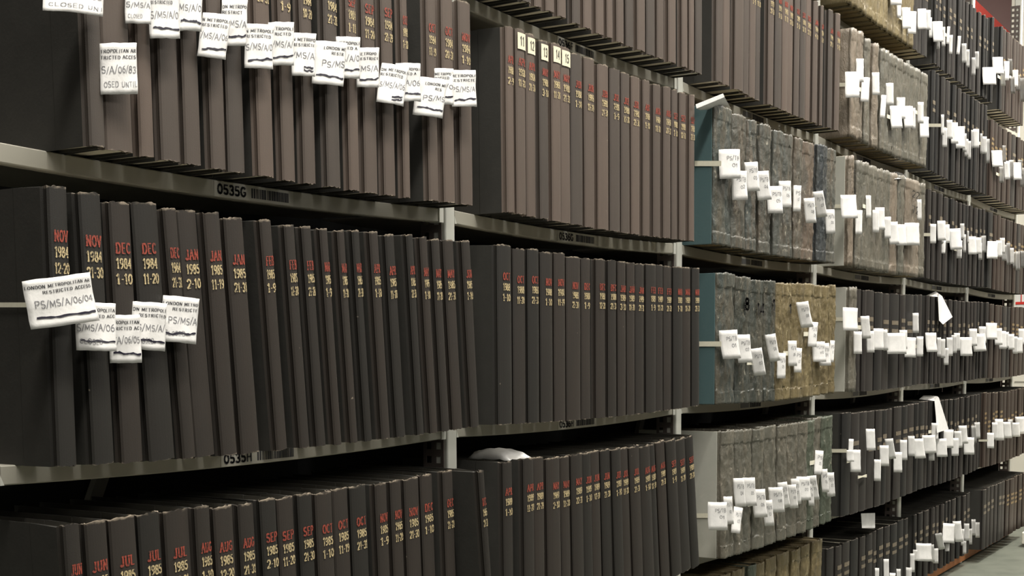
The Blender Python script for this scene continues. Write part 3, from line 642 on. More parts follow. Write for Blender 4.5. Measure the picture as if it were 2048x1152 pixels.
 ('F',4,[[3.656,-0.079,1.8152],[3.6565,-0.0866,1.8146],[3.664,-0.0866,1.7432],[3.6634,-0.079,1.7438]],'far',None,0),
 ('F',4,[[3.6901,-0.079,1.8235],[3.706,-0.0988,1.8239],[3.714,-0.0988,1.7502],[3.6979,-0.079,1.7498]],'far',None,0),
 ('F',4,[[3.8204,-0.079,1.8226],[3.8199,-0.088,1.8217],[3.8287,-0.088,1.7416],[3.8292,-0.079,1.7424]],'far',None,0.045),
 ('F',4,[[3.8444,-0.079,1.8136],[3.85,-0.0988,1.8126],[3.8579,-0.0988,1.7432],[3.852,-0.079,1.744]],'far',None,0),
 ('F',4,[[3.9285,-0.079,1.814],[3.926,-0.0936,1.8125],[3.9372,-0.0936,1.715],[3.9394,-0.079,1.7163]],'far',None,0),
 ('F',5,[[4.0381,-0.079,1.78],[4.1448,-0.0988,1.7911],[4.1532,-0.0988,1.7226],[4.046,-0.079,1.7124]],'far',None,0),
 ('F',5,[[4.2544,-0.079,1.8269],[4.2488,-0.0927,1.8251],[4.2574,-0.0927,1.7556],[4.263,-0.079,1.7572]],'far',None,0),
 ('F',5,[[4.1941,-0.079,1.7292],[4.1886,-0.0988,1.7272],[4.1969,-0.0988,1.6602],[4.2022,-0.079,1.662]],'far',None,0.0502),
 ('F',5,[[4.2935,-0.079,1.7649],[4.3101,-0.0988,1.7653],[4.3201,-0.0988,1.6866],[4.3032,-0.079,1.6862]],'far',None,0),
 ('F',5,[[4.3983,-0.079,1.781],[4.395,-0.0988,1.7791],[4.4054,-0.0988,1.6995],[4.4084,-0.079,1.7011]],'far',None,0),
 ('F',5,[[4.4818,-0.079,1.7793],[4.5397,-0.0988,1.7842],[4.5501,-0.0988,1.7074],[4.4917,-0.079,1.7029]],'far',None,0),
 ('F',5,[[4.5958,-0.079,1.8031],[4.5834,-0.0988,1.8002],[4.5931,-0.0988,1.7296],[4.6053,-0.079,1.7322]],'far',None,0.056),
 ('F',5,[[4.646,-0.079,1.7726],[4.6341,-0.0988,1.7699],[4.6459,-0.0988,1.6853],[4.6575,-0.079,1.6877]],'far',None,0),
 ('G',3,[[1.9784,-0.085,1.4076],[2.0561,-0.1048,1.4134],[2.0599,-0.1048,1.3441],[1.9818,-0.085,1.3391]],'far',None,0),
 ('G',3,[[2.1326,-0.085,1.3759],[2.1503,-0.0998,1.3758],[2.1457,-0.0998,1.3021],[2.128,-0.085,1.3023]],'far',None,0),
 ('G',3,[[2.233,-0.085,1.4292],[2.2467,-0.0972,1.4297],[2.2508,-0.0972,1.3606],[2.237,-0.085,1.3602]],'far',None,0.0264),
 ('G',3,[[2.307,-0.085,1.3906],[2.323,-0.1003,1.3911],[2.3274,-0.1003,1.3209],[2.3112,-0.085,1.3205]],'far',None,0),
 ('G',3,[[2.3372,-0.085,1.4009],[2.371,-0.1048,1.4026],[2.3755,-0.1048,1.3319],[2.3415,-0.085,1.3304]],'far',None,0),
 ('G',3,[[2.4446,-0.085,1.3802],[2.4593,-0.1005,1.3802],[2.4595,-0.1005,1.3104],[2.4447,-0.085,1.3105]],'far',None,0),
 ('G',3,[[2.4836,-0.085,1.3663],[2.5239,-0.1048,1.3694],[2.5384,-0.1048,1.297],[2.4975,-0.085,1.2943]],'far',None,0.0292),
 ('G',3,[[2.5735,-0.085,1.3647],[2.6233,-0.1048,1.3673],[2.6283,-0.1048,1.2979],[2.5782,-0.085,1.2958]],'far',None,0),
 ('G',3,[[2.6888,-0.085,1.3786],[2.7918,-0.1048,1.3844],[2.7926,-0.1048,1.3074],[2.6893,-0.085,1.3029]],'far',None,0),
 ('G',3,[[2.8365,-0.085,1.4701],[2.8454,-0.0989,1.47],[2.851,-0.0989,1.3988],[2.8419,-0.085,1.3988]],'far',None,0),
 ('G',4,[[3.05,-0.079,1.4018],[3.0596,-0.0981,1.4011],[3.0607,-0.0981,1.3313],[3.051,-0.079,1.3319]],'far',None,0),
 ('G',4,[[3.1529,-0.079,1.4208],[3.182,-0.0988,1.422],[3.1884,-0.0988,1.3503],[3.1591,-0.079,1.3493]],'far',None,0),
 ('G',4,[[3.2158,-0.079,1.4119],[3.2478,-0.0988,1.4132],[3.254,-0.0988,1.3452],[3.2218,-0.079,1.344]],'far',None,0.0374),
 ('G',4,[[3.2261,-0.079,1.3539],[3.2314,-0.0924,1.3529],[3.2253,-0.0924,1.3045],[3.2201,-0.079,1.3055]],'far',None,0),
 ('G',4,[[3.3237,-0.079,1.4036],[3.4221,-0.0988,1.4118],[3.4478,-0.0988,1.3334],[3.3481,-0.079,1.3262]],'far',None,0),
 ('G',4,[[3.5069,-0.079,1.437],[3.5093,-0.0946,1.4364],[3.5153,-0.0946,1.3769],[3.5127,-0.079,1.3775]],'far',None,0),
 ('G',4,[[3.4609,-0.079,1.3687],[3.4655,-0.0988,1.3674],[3.4619,-0.0988,1.2981],[3.4573,-0.079,1.2994]],'far',None,0.0404),
 ('G',4,[[3.561,-0.079,1.3981],[3.5624,-0.0902,1.3977],[3.5695,-0.0902,1.3279],[3.5679,-0.079,1.3283]],'far',None,0),
 ('G',4,[[3.6275,-0.079,1.4164],[3.6282,-0.0866,1.4161],[3.633,-0.0866,1.3691],[3.6322,-0.079,1.3694]],'far',None,0),
 ('G',4,[[3.6469,-0.079,1.396],[3.6891,-0.0988,1.3978],[3.6967,-0.0988,1.3267],[3.6541,-0.079,1.3252]],'far',None,0),
 ('G',4,[[3.7614,-0.079,1.3995],[3.7883,-0.0988,1.4003],[3.7956,-0.0988,1.3341],[3.7684,-0.079,1.3334]],'far',None,0.0444),
 ('G',4,[[3.8324,-0.079,1.3817],[3.831,-0.0941,1.381],[3.8386,-0.0941,1.3123],[3.8398,-0.079,1.3129]],'far',None,0),
 ('G',4,[[3.8881,-0.079,1.4147],[3.8854,-0.0976,1.4136],[3.893,-0.0976,1.3457],[3.8956,-0.079,1.3466]],'far',None,0),
 ('G',5,[[4.0062,-0.079,1.4],[4.0976,-0.0988,1.4021],[4.0819,-0.0988,1.3275],[3.991,-0.079,1.3263]],'far',None,0),
 ('G',5,[[4.1708,-0.079,1.4133],[4.191,-0.0988,1.4137],[4.1996,-0.0988,1.3435],[4.1791,-0.079,1.3432]],'far',None,0),
 ('G',5,[[4.2407,-0.079,1.4285],[4.2518,-0.0988,1.4283],[4.2601,-0.0988,1.3619],[4.2488,-0.079,1.362]],'far',None,0.0511),
 ('G',5,[[4.291,-0.079,1.4014],[4.2881,-0.0988,1.4003],[4.2967,-0.0988,1.3313],[4.2994,-0.079,1.3321]],'far',None,0),
 ('G',5,[[4.386,-0.079,1.4159],[4.3766,-0.0967,1.4146],[4.3889,-0.0967,1.3184],[4.3981,-0.079,1.3195]],'far',None,0),
 ('G',5,[[4.4471,-0.079,1.3975],[4.4505,-0.0988,1.3968],[4.4597,-0.0988,1.3262],[4.4561,-0.079,1.3267]],'far',None,0),
 ('G',5,[[4.5332,-0.079,1.3845],[4.523,-0.0949,1.3833],[4.5325,-0.0949,1.3119],[4.5425,-0.079,1.3129]],'far',None,0.0554),
 ('G',5,[[4.5936,-0.079,1.3902],[4.5874,-0.0988,1.389],[4.599,-0.0988,1.3035],[4.6049,-0.079,1.3044]],'far',None,0),
 ('G',5,[[4.7083,-0.079,1.399],[4.6941,-0.0972,1.3974],[4.7048,-0.0972,1.3198],[4.7189,-0.079,1.3211]],'far',None,0),
 ('H',3,[[2.0201,-0.085,1.0779],[2.1007,-0.1048,1.077],[2.0921,-0.1048,1.0066],[2.0117,-0.085,1.0085]],'far',None,0),
 ('H',3,[[2.1297,-0.085,1.0069],[2.1521,-0.104,1.0064],[2.1519,-0.104,0.9372],[2.1294,-0.085,0.9379]],'far',None,0),
 ('H',3,[[2.1969,-0.085,1.0546],[2.2203,-0.1048,1.056],[2.2369,-0.1048,0.9868],[2.213,-0.085,0.9855]],'far',None,0.0263),
 ('H',3,[[2.2642,-0.085,1.0093],[2.2837,-0.1032,1.0092],[2.2878,-0.1032,0.9414],[2.2681,-0.085,0.9415]],'far',None,0),
 ('H',3,[[2.3424,-0.085,1.0182],[2.3806,-0.1048,1.0177],[2.3807,-0.1048,0.9486],[2.3424,-0.085,0.9494]],'far',None,0),
 ('H',3,[[2.4442,-0.085,1.0153],[2.4557,-0.0973,1.0158],[2.4688,-0.0973,0.9473],[2.457,-0.085,0.9468]],'far',None,0),
 ('H',3,[[2.49,-0.085,1.0045],[2.6343,-0.1048,1.0053],[2.6394,-0.1048,0.9344],[2.4944,-0.085,0.9354]],'far',None,0.0294),
 ('H',3,[[2.6468,-0.085,1.0157],[2.6677,-0.1048,1.0156],[2.6724,-0.1048,0.9512],[2.6513,-0.085,0.9514]],'far',None,0),
 ('H',3,[[2.7184,-0.085,0.9915],[2.7867,-0.1048,0.9896],[2.7781,-0.1048,0.9204],[2.7099,-0.085,0.923]],'far',None,0),
 ('H',3,[[2.8093,-0.085,1.0762],[2.8209,-0.1028,1.0761],[2.8263,-0.1028,1.0066],[2.8146,-0.085,1.0067]],'far',None,0),
 ('H',3,[[2.8713,-0.085,0.9949],[2.8864,-0.1048,0.9944],[2.8872,-0.1048,0.9238],[2.872,-0.085,0.9244]],'far',None,0.0338),
 ('H',4,[[3.0157,-0.079,1.009],[3.0841,-0.0988,1.0092],[3.0901,-0.0988,0.9389],[3.0213,-0.079,0.9393]],'far',None,0),
 ('H',4,[[3.1846,-0.079,0.9925],[3.1901,-0.0923,0.9924],[3.1963,-0.0923,0.9216],[3.1907,-0.079,0.9217]],'far',None,0),
 ('H',4,[[3.238,-0.079,0.9871],[3.2439,-0.0952,0.9869],[3.2503,-0.0952,0.9155],[3.2443,-0.079,0.9156]],'far',None,0.038),
 ('H',4,[[3.2871,-0.079,0.9531],[3.2927,-0.0963,0.953],[3.2986,-0.0963,0.8886],[3.2929,-0.079,0.8886]],'far',None,0),
 ('H',4,[[3.3304,-0.079,0.993],[3.3418,-0.0988,0.9929],[3.3484,-0.0988,0.9223],[3.3368,-0.079,0.9225]],'far',None,0),
 ('H',4,[[3.4058,-0.079,1.003],[3.4102,-0.0988,1.0028],[3.4169,-0.0988,0.9334],[3.4123,-0.079,0.9335]],'far',None,0),
 ('H',4,[[3.4489,-0.079,1.011],[3.4596,-0.0988,1.0108],[3.4662,-0.0988,0.9428],[3.4553,-0.079,0.943]],'far',None,0.0406),
 ('H',4,[[3.55,-0.079,0.9949],[3.6605,-0.0988,0.9951],[3.6683,-0.0988,0.9199],[3.5572,-0.079,0.9208]],'far',None,0),
 ('H',4,[[3.7071,-0.079,1.0298],[3.7417,-0.0988,1.0299],[3.7492,-0.0988,0.96],[3.7142,-0.079,0.9601]],'far',None,0),
 ('H',4,[[3.7558,-0.079,1.0082],[3.8846,-0.0988,1.0122],[3.9159,-0.0988,0.9397],[3.7852,-0.079,0.9369]],'far',None,0),
 ('H',4,[[3.8822,-0.079,1.0408],[3.9123,-0.0988,1.0408],[3.92,-0.0988,0.9722],[3.8896,-0.079,0.9724]],'far',None,0.0463),
 ('H',5,[[4.0191,-0.079,1.0578],[4.1323,-0.0988,1.0574],[4.1291,-0.0988,0.9866],[4.0157,-0.079,0.988]],'far',None,0),
 ('H',5,[[4.1848,-0.079,1.0364],[4.232,-0.0988,1.0366],[4.2409,-0.0988,0.9637],[4.1933,-0.079,0.9638]],'far',None,0),
 ('H',5,[[4.2738,-0.079,1.0252],[4.318,-0.0988,1.0253],[4.3279,-0.0988,0.9459],[4.2833,-0.079,0.9462]],'far',None,0.0519),
 ('H',5,[[4.3642,-0.079,1.0215],[4.3833,-0.0988,1.0214],[4.3923,-0.0988,0.9502],[4.3729,-0.079,0.9503]],'far',None,0),
 ('H',5,[[4.4706,-0.079,1.0133],[4.5063,-0.0988,1.0133],[4.5155,-0.0988,0.943],[4.4795,-0.079,0.9433]],'far',None,0),
 ('H',5,[[4.576,-0.079,1.0025],[4.5875,-0.0988,1.0023],[4.5981,-0.0988,0.923],[4.5863,-0.079,0.9232]],'far',None,0),
 ('H',5,[[4.6511,-0.079,0.9982],[4.6885,-0.0988,0.9981],[4.6984,-0.0988,0.9261],[4.6606,-0.079,0.9264]],'far',None,0.0575),
 ('H',5,[[4.7099,-0.079,1.0391],[4.7353,-0.0988,1.0391],[4.7453,-0.0988,0.9666],[4.7196,-0.079,0.9667]],'far',None,0),
 ('I',3,[[2.0987,-0.085,0.6772],[2.1113,-0.0952,0.676],[2.105,-0.0952,0.6239],[2.0923,-0.085,0.6252]],'far',None,0),
 ('I',3,[[2.0756,-0.085,0.6444],[2.0951,-0.1009,0.6436],[2.097,-0.1009,0.608],[2.0774,-0.085,0.6088]],'far',None,0),
 ('I',3,[[2.1131,-0.085,0.6431],[2.1463,-0.1048,0.641],[2.1461,-0.1048,0.5715],[2.1128,-0.085,0.5739]],'far',None,0.0256),
 ('I',3,[[2.2766,-0.085,0.6988],[2.3065,-0.1048,0.6977],[2.3107,-0.1048,0.6286],[2.2806,-0.085,0.6299]],'far',None,0),
 ('I',3,[[2.3736,-0.085,0.5939],[2.3901,-0.1016,0.5929],[2.3903,-0.1016,0.5225],[2.3736,-0.085,0.5236]],'far',None,0),
 ('I',3,[[2.4346,-0.085,0.6361],[2.4647,-0.1048,0.6348],[2.4692,-0.1048,0.566],[2.4389,-0.085,0.5675]],'far',None,0),
 ('I',3,[[2.4927,-0.085,0.6534],[2.5165,-0.1048,0.6558],[2.5507,-0.1048,0.587],[2.5261,-0.085,0.5847]],'far',None,0.0298),
 ('I',3,[[2.6029,-0.085,0.6031],[2.6332,-0.1048,0.6012],[2.6337,-0.1048,0.5317],[2.6032,-0.085,0.5338]],'far',None,0),
 ('I',3,[[2.6794,-0.085,0.6391],[2.6951,-0.1048,0.6388],[2.7002,-0.1048,0.5692],[2.6842,-0.085,0.5697]],'far',None,0),
 ('I',3,[[2.7819,-0.085,0.6471],[2.7947,-0.1043,0.6469],[2.8001,-0.1043,0.5761],[2.7871,-0.085,0.5764]],'far',None,0),
 ('I',3,[[2.8425,-0.085,0.6337],[2.9022,-0.1048,0.6327],[2.922,-0.1048,0.5614],[2.8616,-0.085,0.5631]],'far',None,0.0338),
 ('I',4,[[2.9866,-0.079,0.6376],[3.0876,-0.0988,0.6348],[3.1072,-0.0988,0.567],[3.0052,-0.079,0.5708]],'far',None,0),
 ('I',4,[[3.0924,-0.079,0.5958],[3.1013,-0.098,0.5958],[3.1062,-0.098,0.5378],[3.0971,-0.079,0.5378]],'far',None,0),
 ('I',4,[[3.1297,-0.079,0.6755],[3.1461,-0.0988,0.6751],[3.1517,-0.0988,0.6102],[3.1351,-0.079,0.6106]],'far',None,0.0368),
 ('I',4,[[3.1997,-0.079,0.6132],[3.2796,-0.0988,0.6098],[3.291,-0.0988,0.5392],[3.2105,-0.079,0.5435]],'far',None,0),
 ('I',4,[[3.32,-0.079,0.6417],[3.3802,-0.0988,0.6378],[3.3764,-0.0988,0.5663],[3.3162,-0.079,0.5708]],'far',None,0),
 ('I',4,[[3.4465,-0.079,0.601],[3.4771,-0.0988,0.5998],[3.4839,-0.0988,0.5293],[3.453,-0.079,0.5308]],'far',None,0),
 ('I',4,[[3.4865,-0.079,0.6256],[3.5176,-0.0988,0.6259],[3.5388,-0.0988,0.5591],[3.5071,-0.079,0.5591]],'far',None,0.0414),
 ('I',4,[[3.5593,-0.079,0.6435],[3.6094,-0.0988,0.6431],[3.6333,-0.0988,0.5694],[3.5824,-0.079,0.5702]],'far',None,0),
 ('I',4,[[3.6557,-0.079,0.592],[3.7324,-0.0988,0.5874],[3.7344,-0.0988,0.5167],[3.6574,-0.079,0.522]],'far',None,0),
 ('I',4,[[3.7822,-0.079,0.6317],[3.7806,-0.0983,0.633],[3.7991,-0.0983,0.5617],[3.8004,-0.079,0.5603]],'far',None,0),
 ('I',4,[[3.8361,-0.079,0.6431],[3.847,-0.0988,0.6438],[3.865,-0.0988,0.5755],[3.8537,-0.079,0.5748]],'far',None,0.0461),
 ('I',5,[[4.0888,-0.079,0.5863],[4.1243,-0.0988,0.5843],[4.1267,-0.0988,0.5172],[4.091,-0.079,0.5194]],'far',None,0),
 ('I',5,[[4.1819,-0.079,0.6261],[4.1985,-0.0988,0.6257],[4.2075,-0.0988,0.5505],[4.1906,-0.079,0.551]],'far',None,0),
 ('I',5,[[4.242,-0.079,0.6386],[4.3022,-0.0988,0.6362],[4.3139,-0.0988,0.5407],[4.2531,-0.079,0.5437]],'far',None,0.0517),
 ('I',5,[[4.4079,-0.079,0.6174],[4.4673,-0.0988,0.6161],[4.4895,-0.0988,0.5413],[4.4293,-0.079,0.5431]],'far',None,0),
 ('I',5,[[4.5234,-0.079,0.6232],[4.5232,-0.0988,0.6236],[4.5339,-0.0988,0.5413],[4.5338,-0.079,0.5408]],'far',None,0),
 ('I',5,[[4.608,-0.079,0.6044],[4.6613,-0.0988,0.6039],[4.6875,-0.0988,0.537],[4.6334,-0.079,0.5379]],'far',None,0),
 ('I',5,[[4.6864,-0.079,0.6282],[4.7777,-0.0988,0.6272],[4.818,-0.0988,0.5445],[4.7251,-0.079,0.5464]],'far',None,0.0586),
 ('J',3,[[2.5233,-0.051,0.2131],[2.534,-0.0616,0.2124],[2.5385,-0.0616,0.1397],[2.5277,-0.051,0.1405]],'far',None,0),
 ('J',3,[[2.6241,-0.051,0.2303],[2.6376,-0.0656,0.2296],[2.6424,-0.0656,0.1556],[2.6288,-0.051,0.1564]],'far',None,0),
 ('J',3,[[2.704,-0.051,0.1707],[2.7186,-0.068,0.1685],[2.7069,-0.068,0.1066],[2.6923,-0.051,0.1089]],'far',None,0.0315),
 ('J',3,[[2.7915,-0.051,0.1719],[2.8009,-0.0627,0.1715],[2.8057,-0.0627,0.1042],[2.7962,-0.051,0.1046]],'far',None,0),
 ('J',3,[[2.9183,-0.051,0.1595],[2.9299,-0.0678,0.1592],[2.9354,-0.0678,0.0848],[2.9237,-0.051,0.0852]],'far',None,0),
 ('J',3,[[2.9696,-0.051,0.2042],[2.9789,-0.065,0.204],[2.9841,-0.065,0.1347],[2.9748,-0.051,0.1349]],'far',None,0),
 ('J',3,[[3.0106,-0.051,0.2124],[3.019,-0.0642,0.2122],[3.0221,-0.0642,0.1721],[3.0136,-0.051,0.1723]],'far',None,0.0351),
 ('J',4,[[3.0535,-0.051,0.2319],[3.1959,-0.0708,0.2145],[3.1969,-0.0708,0.1465],[3.0542,-0.051,0.1654]],'far',None,0),
 ('J',4,[[3.2672,-0.051,0.1998],[3.272,-0.0623,0.2006],[3.2921,-0.0623,0.13],[3.2871,-0.051,0.1291]],'far',None,0),
 ('J',4,[[3.3065,-0.051,0.1796],[3.3137,-0.0694,0.1799],[3.3188,-0.0694,0.1214],[3.3114,-0.051,0.121]],'far',None,0.0387),
 ('J',4,[[3.3313,-0.051,0.2339],[3.3494,-0.0708,0.2383],[3.4085,-0.0708,0.1693],[3.3893,-0.051,0.165]],'far',None,0),
 ('J',4,[[3.4629,-0.051,0.2614],[3.5616,-0.0708,0.2477],[3.5402,-0.0708,0.1716],[3.4422,-0.051,0.1863]],'far',None,0),
 ('J',4,[[3.4969,-0.051,0.1777],[3.5013,-0.0681,0.1777],[3.4996,-0.0681,0.1445],[3.4951,-0.051,0.1445]],'far',None,0),
 ('J',4,[[3.62,-0.051,0.251],[3.672,-0.0708,0.2487],[3.7057,-0.0708,0.1602],[3.6526,-0.051,0.1632]],'far',None,0.0428),
 ('J',4,[[3.7721,-0.051,0.2021],[3.773,-0.063,0.2023],[3.7695,-0.063,0.1336],[3.7687,-0.051,0.1333]],'far',None,0),
 ('J',4,[[3.7991,-0.051,0.1482],[3.7995,-0.0663,0.1492],[3.8051,-0.0663,0.0943],[3.8045,-0.051,0.0933]],'far',None,0),
 ('J',4,[[3.8189,-0.051,0.2197],[3.8251,-0.0708,0.2202],[3.8325,-0.0708,0.1476],[3.8261,-0.051,0.147]],'far',None,0),
 ('J',4,[[3.9173,-0.051,0.1862],[3.9168,-0.0627,0.187],[3.9239,-0.0627,0.1186],[3.9243,-0.051,0.1178]],'far',None,0.0467),
 ('J',4,[[3.9566,-0.051,0.2215],[3.955,-0.0679,0.2227],[3.9623,-0.0679,0.153],[3.9638,-0.051,0.1517]],'far',None,0),
 ('J',4,[[4.0298,-0.051,0.2004],[4.027,-0.0694,0.2019],[4.0343,-0.0694,0.1342],[4.037,-0.051,0.1327]],'far',None,0),
 ('J',5,[[4.1794,-0.051,0.2193],[4.2591,-0.0708,0.212],[4.2673,-0.0708,0.1414],[4.1871,-0.051,0.1495]],'far',None,0),
 ('J',5,[[4.3469,-0.051,0.191],[4.3779,-0.0708,0.1869],[4.3635,-0.0708,0.1203],[4.3327,-0.051,0.1246]],'far',None,0),
 ('J',5,[[4.4493,-0.051,0.2171],[4.4426,-0.0655,0.2186],[4.4517,-0.0655,0.1428],[4.4583,-0.051,0.1411]],'far',None,0.0542),
 ('J',5,[[4.5631,-0.051,0.2253],[4.5585,-0.0597,0.2262],[4.5661,-0.0597,0.1646],[4.5706,-0.051,0.1636]],'far',None,0),
 ('J',5,[[4.6034,-0.051,0.1959],[4.6053,-0.0708,0.1957],[4.5962,-0.0708,0.1262],[4.5943,-0.051,0.1264]],'far',None,0),
 ('J',5,[[4.654,-0.051,0.2162],[4.6419,-0.0703,0.2184],[4.6507,-0.0703,0.149],[4.6627,-0.051,0.1465]],'far',None,0),
]
STRAPS = [
 ('H', 0, -0.9589, 0.0154, -0.0394, 1.0162, 1.015, 0.0057),
 ('G', 2, 1.033, -0.0287, -0.0966, 1.399, 1.394, 0.0123),
 ('H', 2, 1.0588, -0.0295, -0.0895, 0.9689, 0.9685, 0.0123),
 ('I', 2, 1.0982, -0.0048, -0.0476, 0.542, 0.5445, 0.0113),
 ('F', 3, 2.0884, -0.0435, -0.0651, 1.7479, 1.7458, 0.0112),
 ('G', 3, 2.0874, -0.023, -0.0588, 1.3866, 1.3846, 0.0111),
 ('H', 3, 2.1162, -0.014, -0.0582, 1.0451, 1.0444, 0.0111),
 ('I', 3, 2.0687, -0.0401, -0.0887, 0.6411, 0.6427, 0.011),
 ('F', 4, 3.0469, -0.0666, -0.1127, 1.753, 1.749, 0.0116),
 ('G', 4, 3.0436, -0.0503, -0.0826, 1.364, 1.3625, 0.0115),
 ('I', 5, 4.0375, -0.0505, -0.0941, 0.555, 0.5562, 0.0091),
]
PAPERS = {
 'tent': [[0.889,-0.09,1.5115],[1.0276,-0.1,1.5561],[1.037,-0.1,1.5495],[0.8948,-0.09,1.5034],[1.1776,-0.06,1.5466],[0.9851,-0.06,1.5156]],
 'hangH': [[3.3084,0.0,1.1519],[3.3659,-0.01,1.163],[3.3536,-0.03,1.1697],[3.1761,-0.085,1.1534],[3.1622,-0.085,1.1419],[3.192,-0.05,1.1464],[3.2137,-0.087,1.147],[3.3294,-0.1,1.0706],[3.1845,-0.1,1.0405],[3.1642,-0.09,1.0551]],
 'hangI': [[3.2508,0.0,0.7577],[3.4346,0.03,0.7667],[3.5519,0.03,0.7629],[3.1866,-0.085,0.7723],[3.1431,-0.085,0.7569],[3.2194,-0.04,0.7574],[3.2016,-0.087,0.7662],[3.3054,-0.1,0.6444],[3.1294,-0.1,0.6388],[3.1504,-0.09,0.6952]],
 'sheetJ': [[2.3488,-0.056,0.37],[2.4975,-0.056,0.3529],[2.5014,-0.054,0.4031],[2.3418,-0.054,0.4183]],
 'flatG': [[2.7467,-0.02,1.5579],[2.8577,-0.01,1.5754],[2.8887,-0.03,1.5616],[2.6857,-0.085,1.527],[2.5574,-0.085,1.5124]],
 'lump': [[0.1492,0.04],[0.1385,-0.05]],
}
KNOT = [[2.2025, -0.084, 0.5501], [2.2506, -0.084, 0.5482], [2.2942, -0.084, 0.5466]]


# ------------------------------------------------------------------ materials
def mat(name):
    m = bpy.data.materials.new(name); m.use_nodes = True
    n = m.node_tree; n.nodes.clear()
    out = n.nodes.new('ShaderNodeOutputMaterial'); b = n.nodes.new('ShaderNodeBsdfPrincipled')
    n.links.new(b.outputs[0], out.inputs[0])
    return m, n, b
def N(n, t, **k):
    x = n.nodes.new(t)
    for a, v in k.items(): setattr(x, a, v)
    return x
def mixc(n, fac, a, b):
    x = n.nodes.new('ShaderNodeMix'); x.data_type = 'RGBA'
    if isinstance(fac, (int, float)): x.inputs[0].default_value = fac
    else: n.links.new(fac, x.inputs[0])
    for i, v in ((6, a), (7, b)):
        if isinstance(v, tuple): x.inputs[i].default_value = (*v, 1)
        else: n.links.new(v, x.inputs[i])
    return x.outputs[2]
def math_(n, op, a, b=None):
    x = n.nodes.new('ShaderNodeMath'); x.operation = op
    for i, v in ((0, a), (1, b)):
        if v is None: continue
        if isinstance(v, (int, float)): x.inputs[i].default_value = v
        else: n.links.new(v, x.inputs[i])
    return x.outputs[0]
def ramp(n, v, lo, hi):
    x = n.nodes.new('ShaderNodeMapRange'); n.links.new(v, x.inputs[0])
    x.inputs[1].default_value = lo; x.inputs[2].default_value = hi
    return x.outputs[0]
def noise_tex(n, scale, detail=3, stretch=(1, 1, 1), coord='Object', rough=0.55):
    tc = n.nodes.new('ShaderNodeTexCoord'); mp = n.nodes.new('ShaderNodeMapping')
    n.links.new(tc.outputs[coord], mp.inputs[0]); mp.inputs['Scale'].default_value = stretch
    oi = n.nodes.new('ShaderNodeObjectInfo'); ad = n.nodes.new('ShaderNodeVectorMath'); ad.operation = 'ADD'
    cb = n.nodes.new('ShaderNodeCombineXYZ')
    mul = math_(n, 'MULTIPLY', oi.outputs['Random'], 37.0)
    for i in range(3): n.links.new(mul, cb.inputs[i])
    n.links.new(mp.outputs[0], ad.inputs[0]); n.links.new(cb.outputs[0], ad.inputs[1])
    t = n.nodes.new('ShaderNodeTexNoise'); t.inputs['Scale'].default_value = scale
    t.inputs['Detail'].default_value = detail; t.inputs['Roughness'].default_value = rough
    n.links.new(ad.outputs[0], t.inputs[0])
    return t.outputs[0]
def bump(n, b, h, strength, dist=0.001):
    x = n.nodes.new('ShaderNodeBump'); x.inputs['Strength'].default_value = strength; x.inputs['Distance'].default_value = dist
    n.links.new(h, x.inputs['Height']); n.links.new(x.outputs[0], b.inputs['Normal'])

def cloth(name, ca, cb, cc, wear=(0.30, 0.25, 0.19), rough=0.55, grain=900, mott=0.35, bstr=0.35):
    """book cloth: colour drifts from book to book, mottles softly, frays pale at head and tail of the spine, head edge highlight painted in"""
    m, n, b = mat(name)
    oi = N(n, 'ShaderNodeObjectInfo')
    c = mixc(n, ramp(n, oi.outputs['Random'], 0.12, 0.62), ca, cb)
    big = noise_tex(n, 30, 4, (1, 1, 0.25))
    c = mixc(n, math_(n, 'MULTIPLY', ramp(n, big, 0.42, 0.70), mott), c, cc)
    tc = N(n, 'ShaderNodeTexCoord'); sp = N(n, 'ShaderNodeSeparateXYZ'); n.links.new(tc.outputs['Generated'], sp.inputs[0])
    fr = noise_tex(n, 130, 3)
    top = math_(n, 'ADD', sp.outputs[2], math_(n, 'MULTIPLY', math_(n, 'SUBTRACT', fr, 0.5), 0.02))
    wt = ramp(n, top, 0.988, 0.996)  # pale head line carries fraying and a painted edge highlight
    bot = math_(n, 'ADD', sp.outputs[2], math_(n, 'MULTIPLY', math_(n, 'SUBTRACT', fr, 0.5), 0.018))
    wb = math_(n, 'SUBTRACT', 1.0, ramp(n, bot, 0.001, 0.006))
    front = math_(n, 'SUBTRACT', 1.0, ramp(n, sp.outputs[1], 0.02, 0.10))
    wmask = math_(n, 'MULTIPLY', math_(n, 'MAXIMUM', wt, math_(n, 'MULTIPLY', wb, 0.8)), front)
    wmask = math_(n, 'MULTIPLY', wmask, ramp(n, noise_tex(n, 45, 2), 0.40, 0.56))
    c = mixc(n, math_(n, 'MULTIPLY', wmask, 0.85), c, wear)
    spk = ramp(n, noise_tex(n, 75, 2), 0.77, 0.80)
    c = mixc(n, math_(n, 'MULTIPLY', spk, 0.5), c, wear)
    n.links.new(c, b.inputs['Base Color'])
    b.inputs['Roughness'].default_value = rough
    b.inputs['Specular IOR Level'].default_value = 0.35
    bump(n, b, noise_tex(n, grain, 2), bstr, 0.0006)
    return m
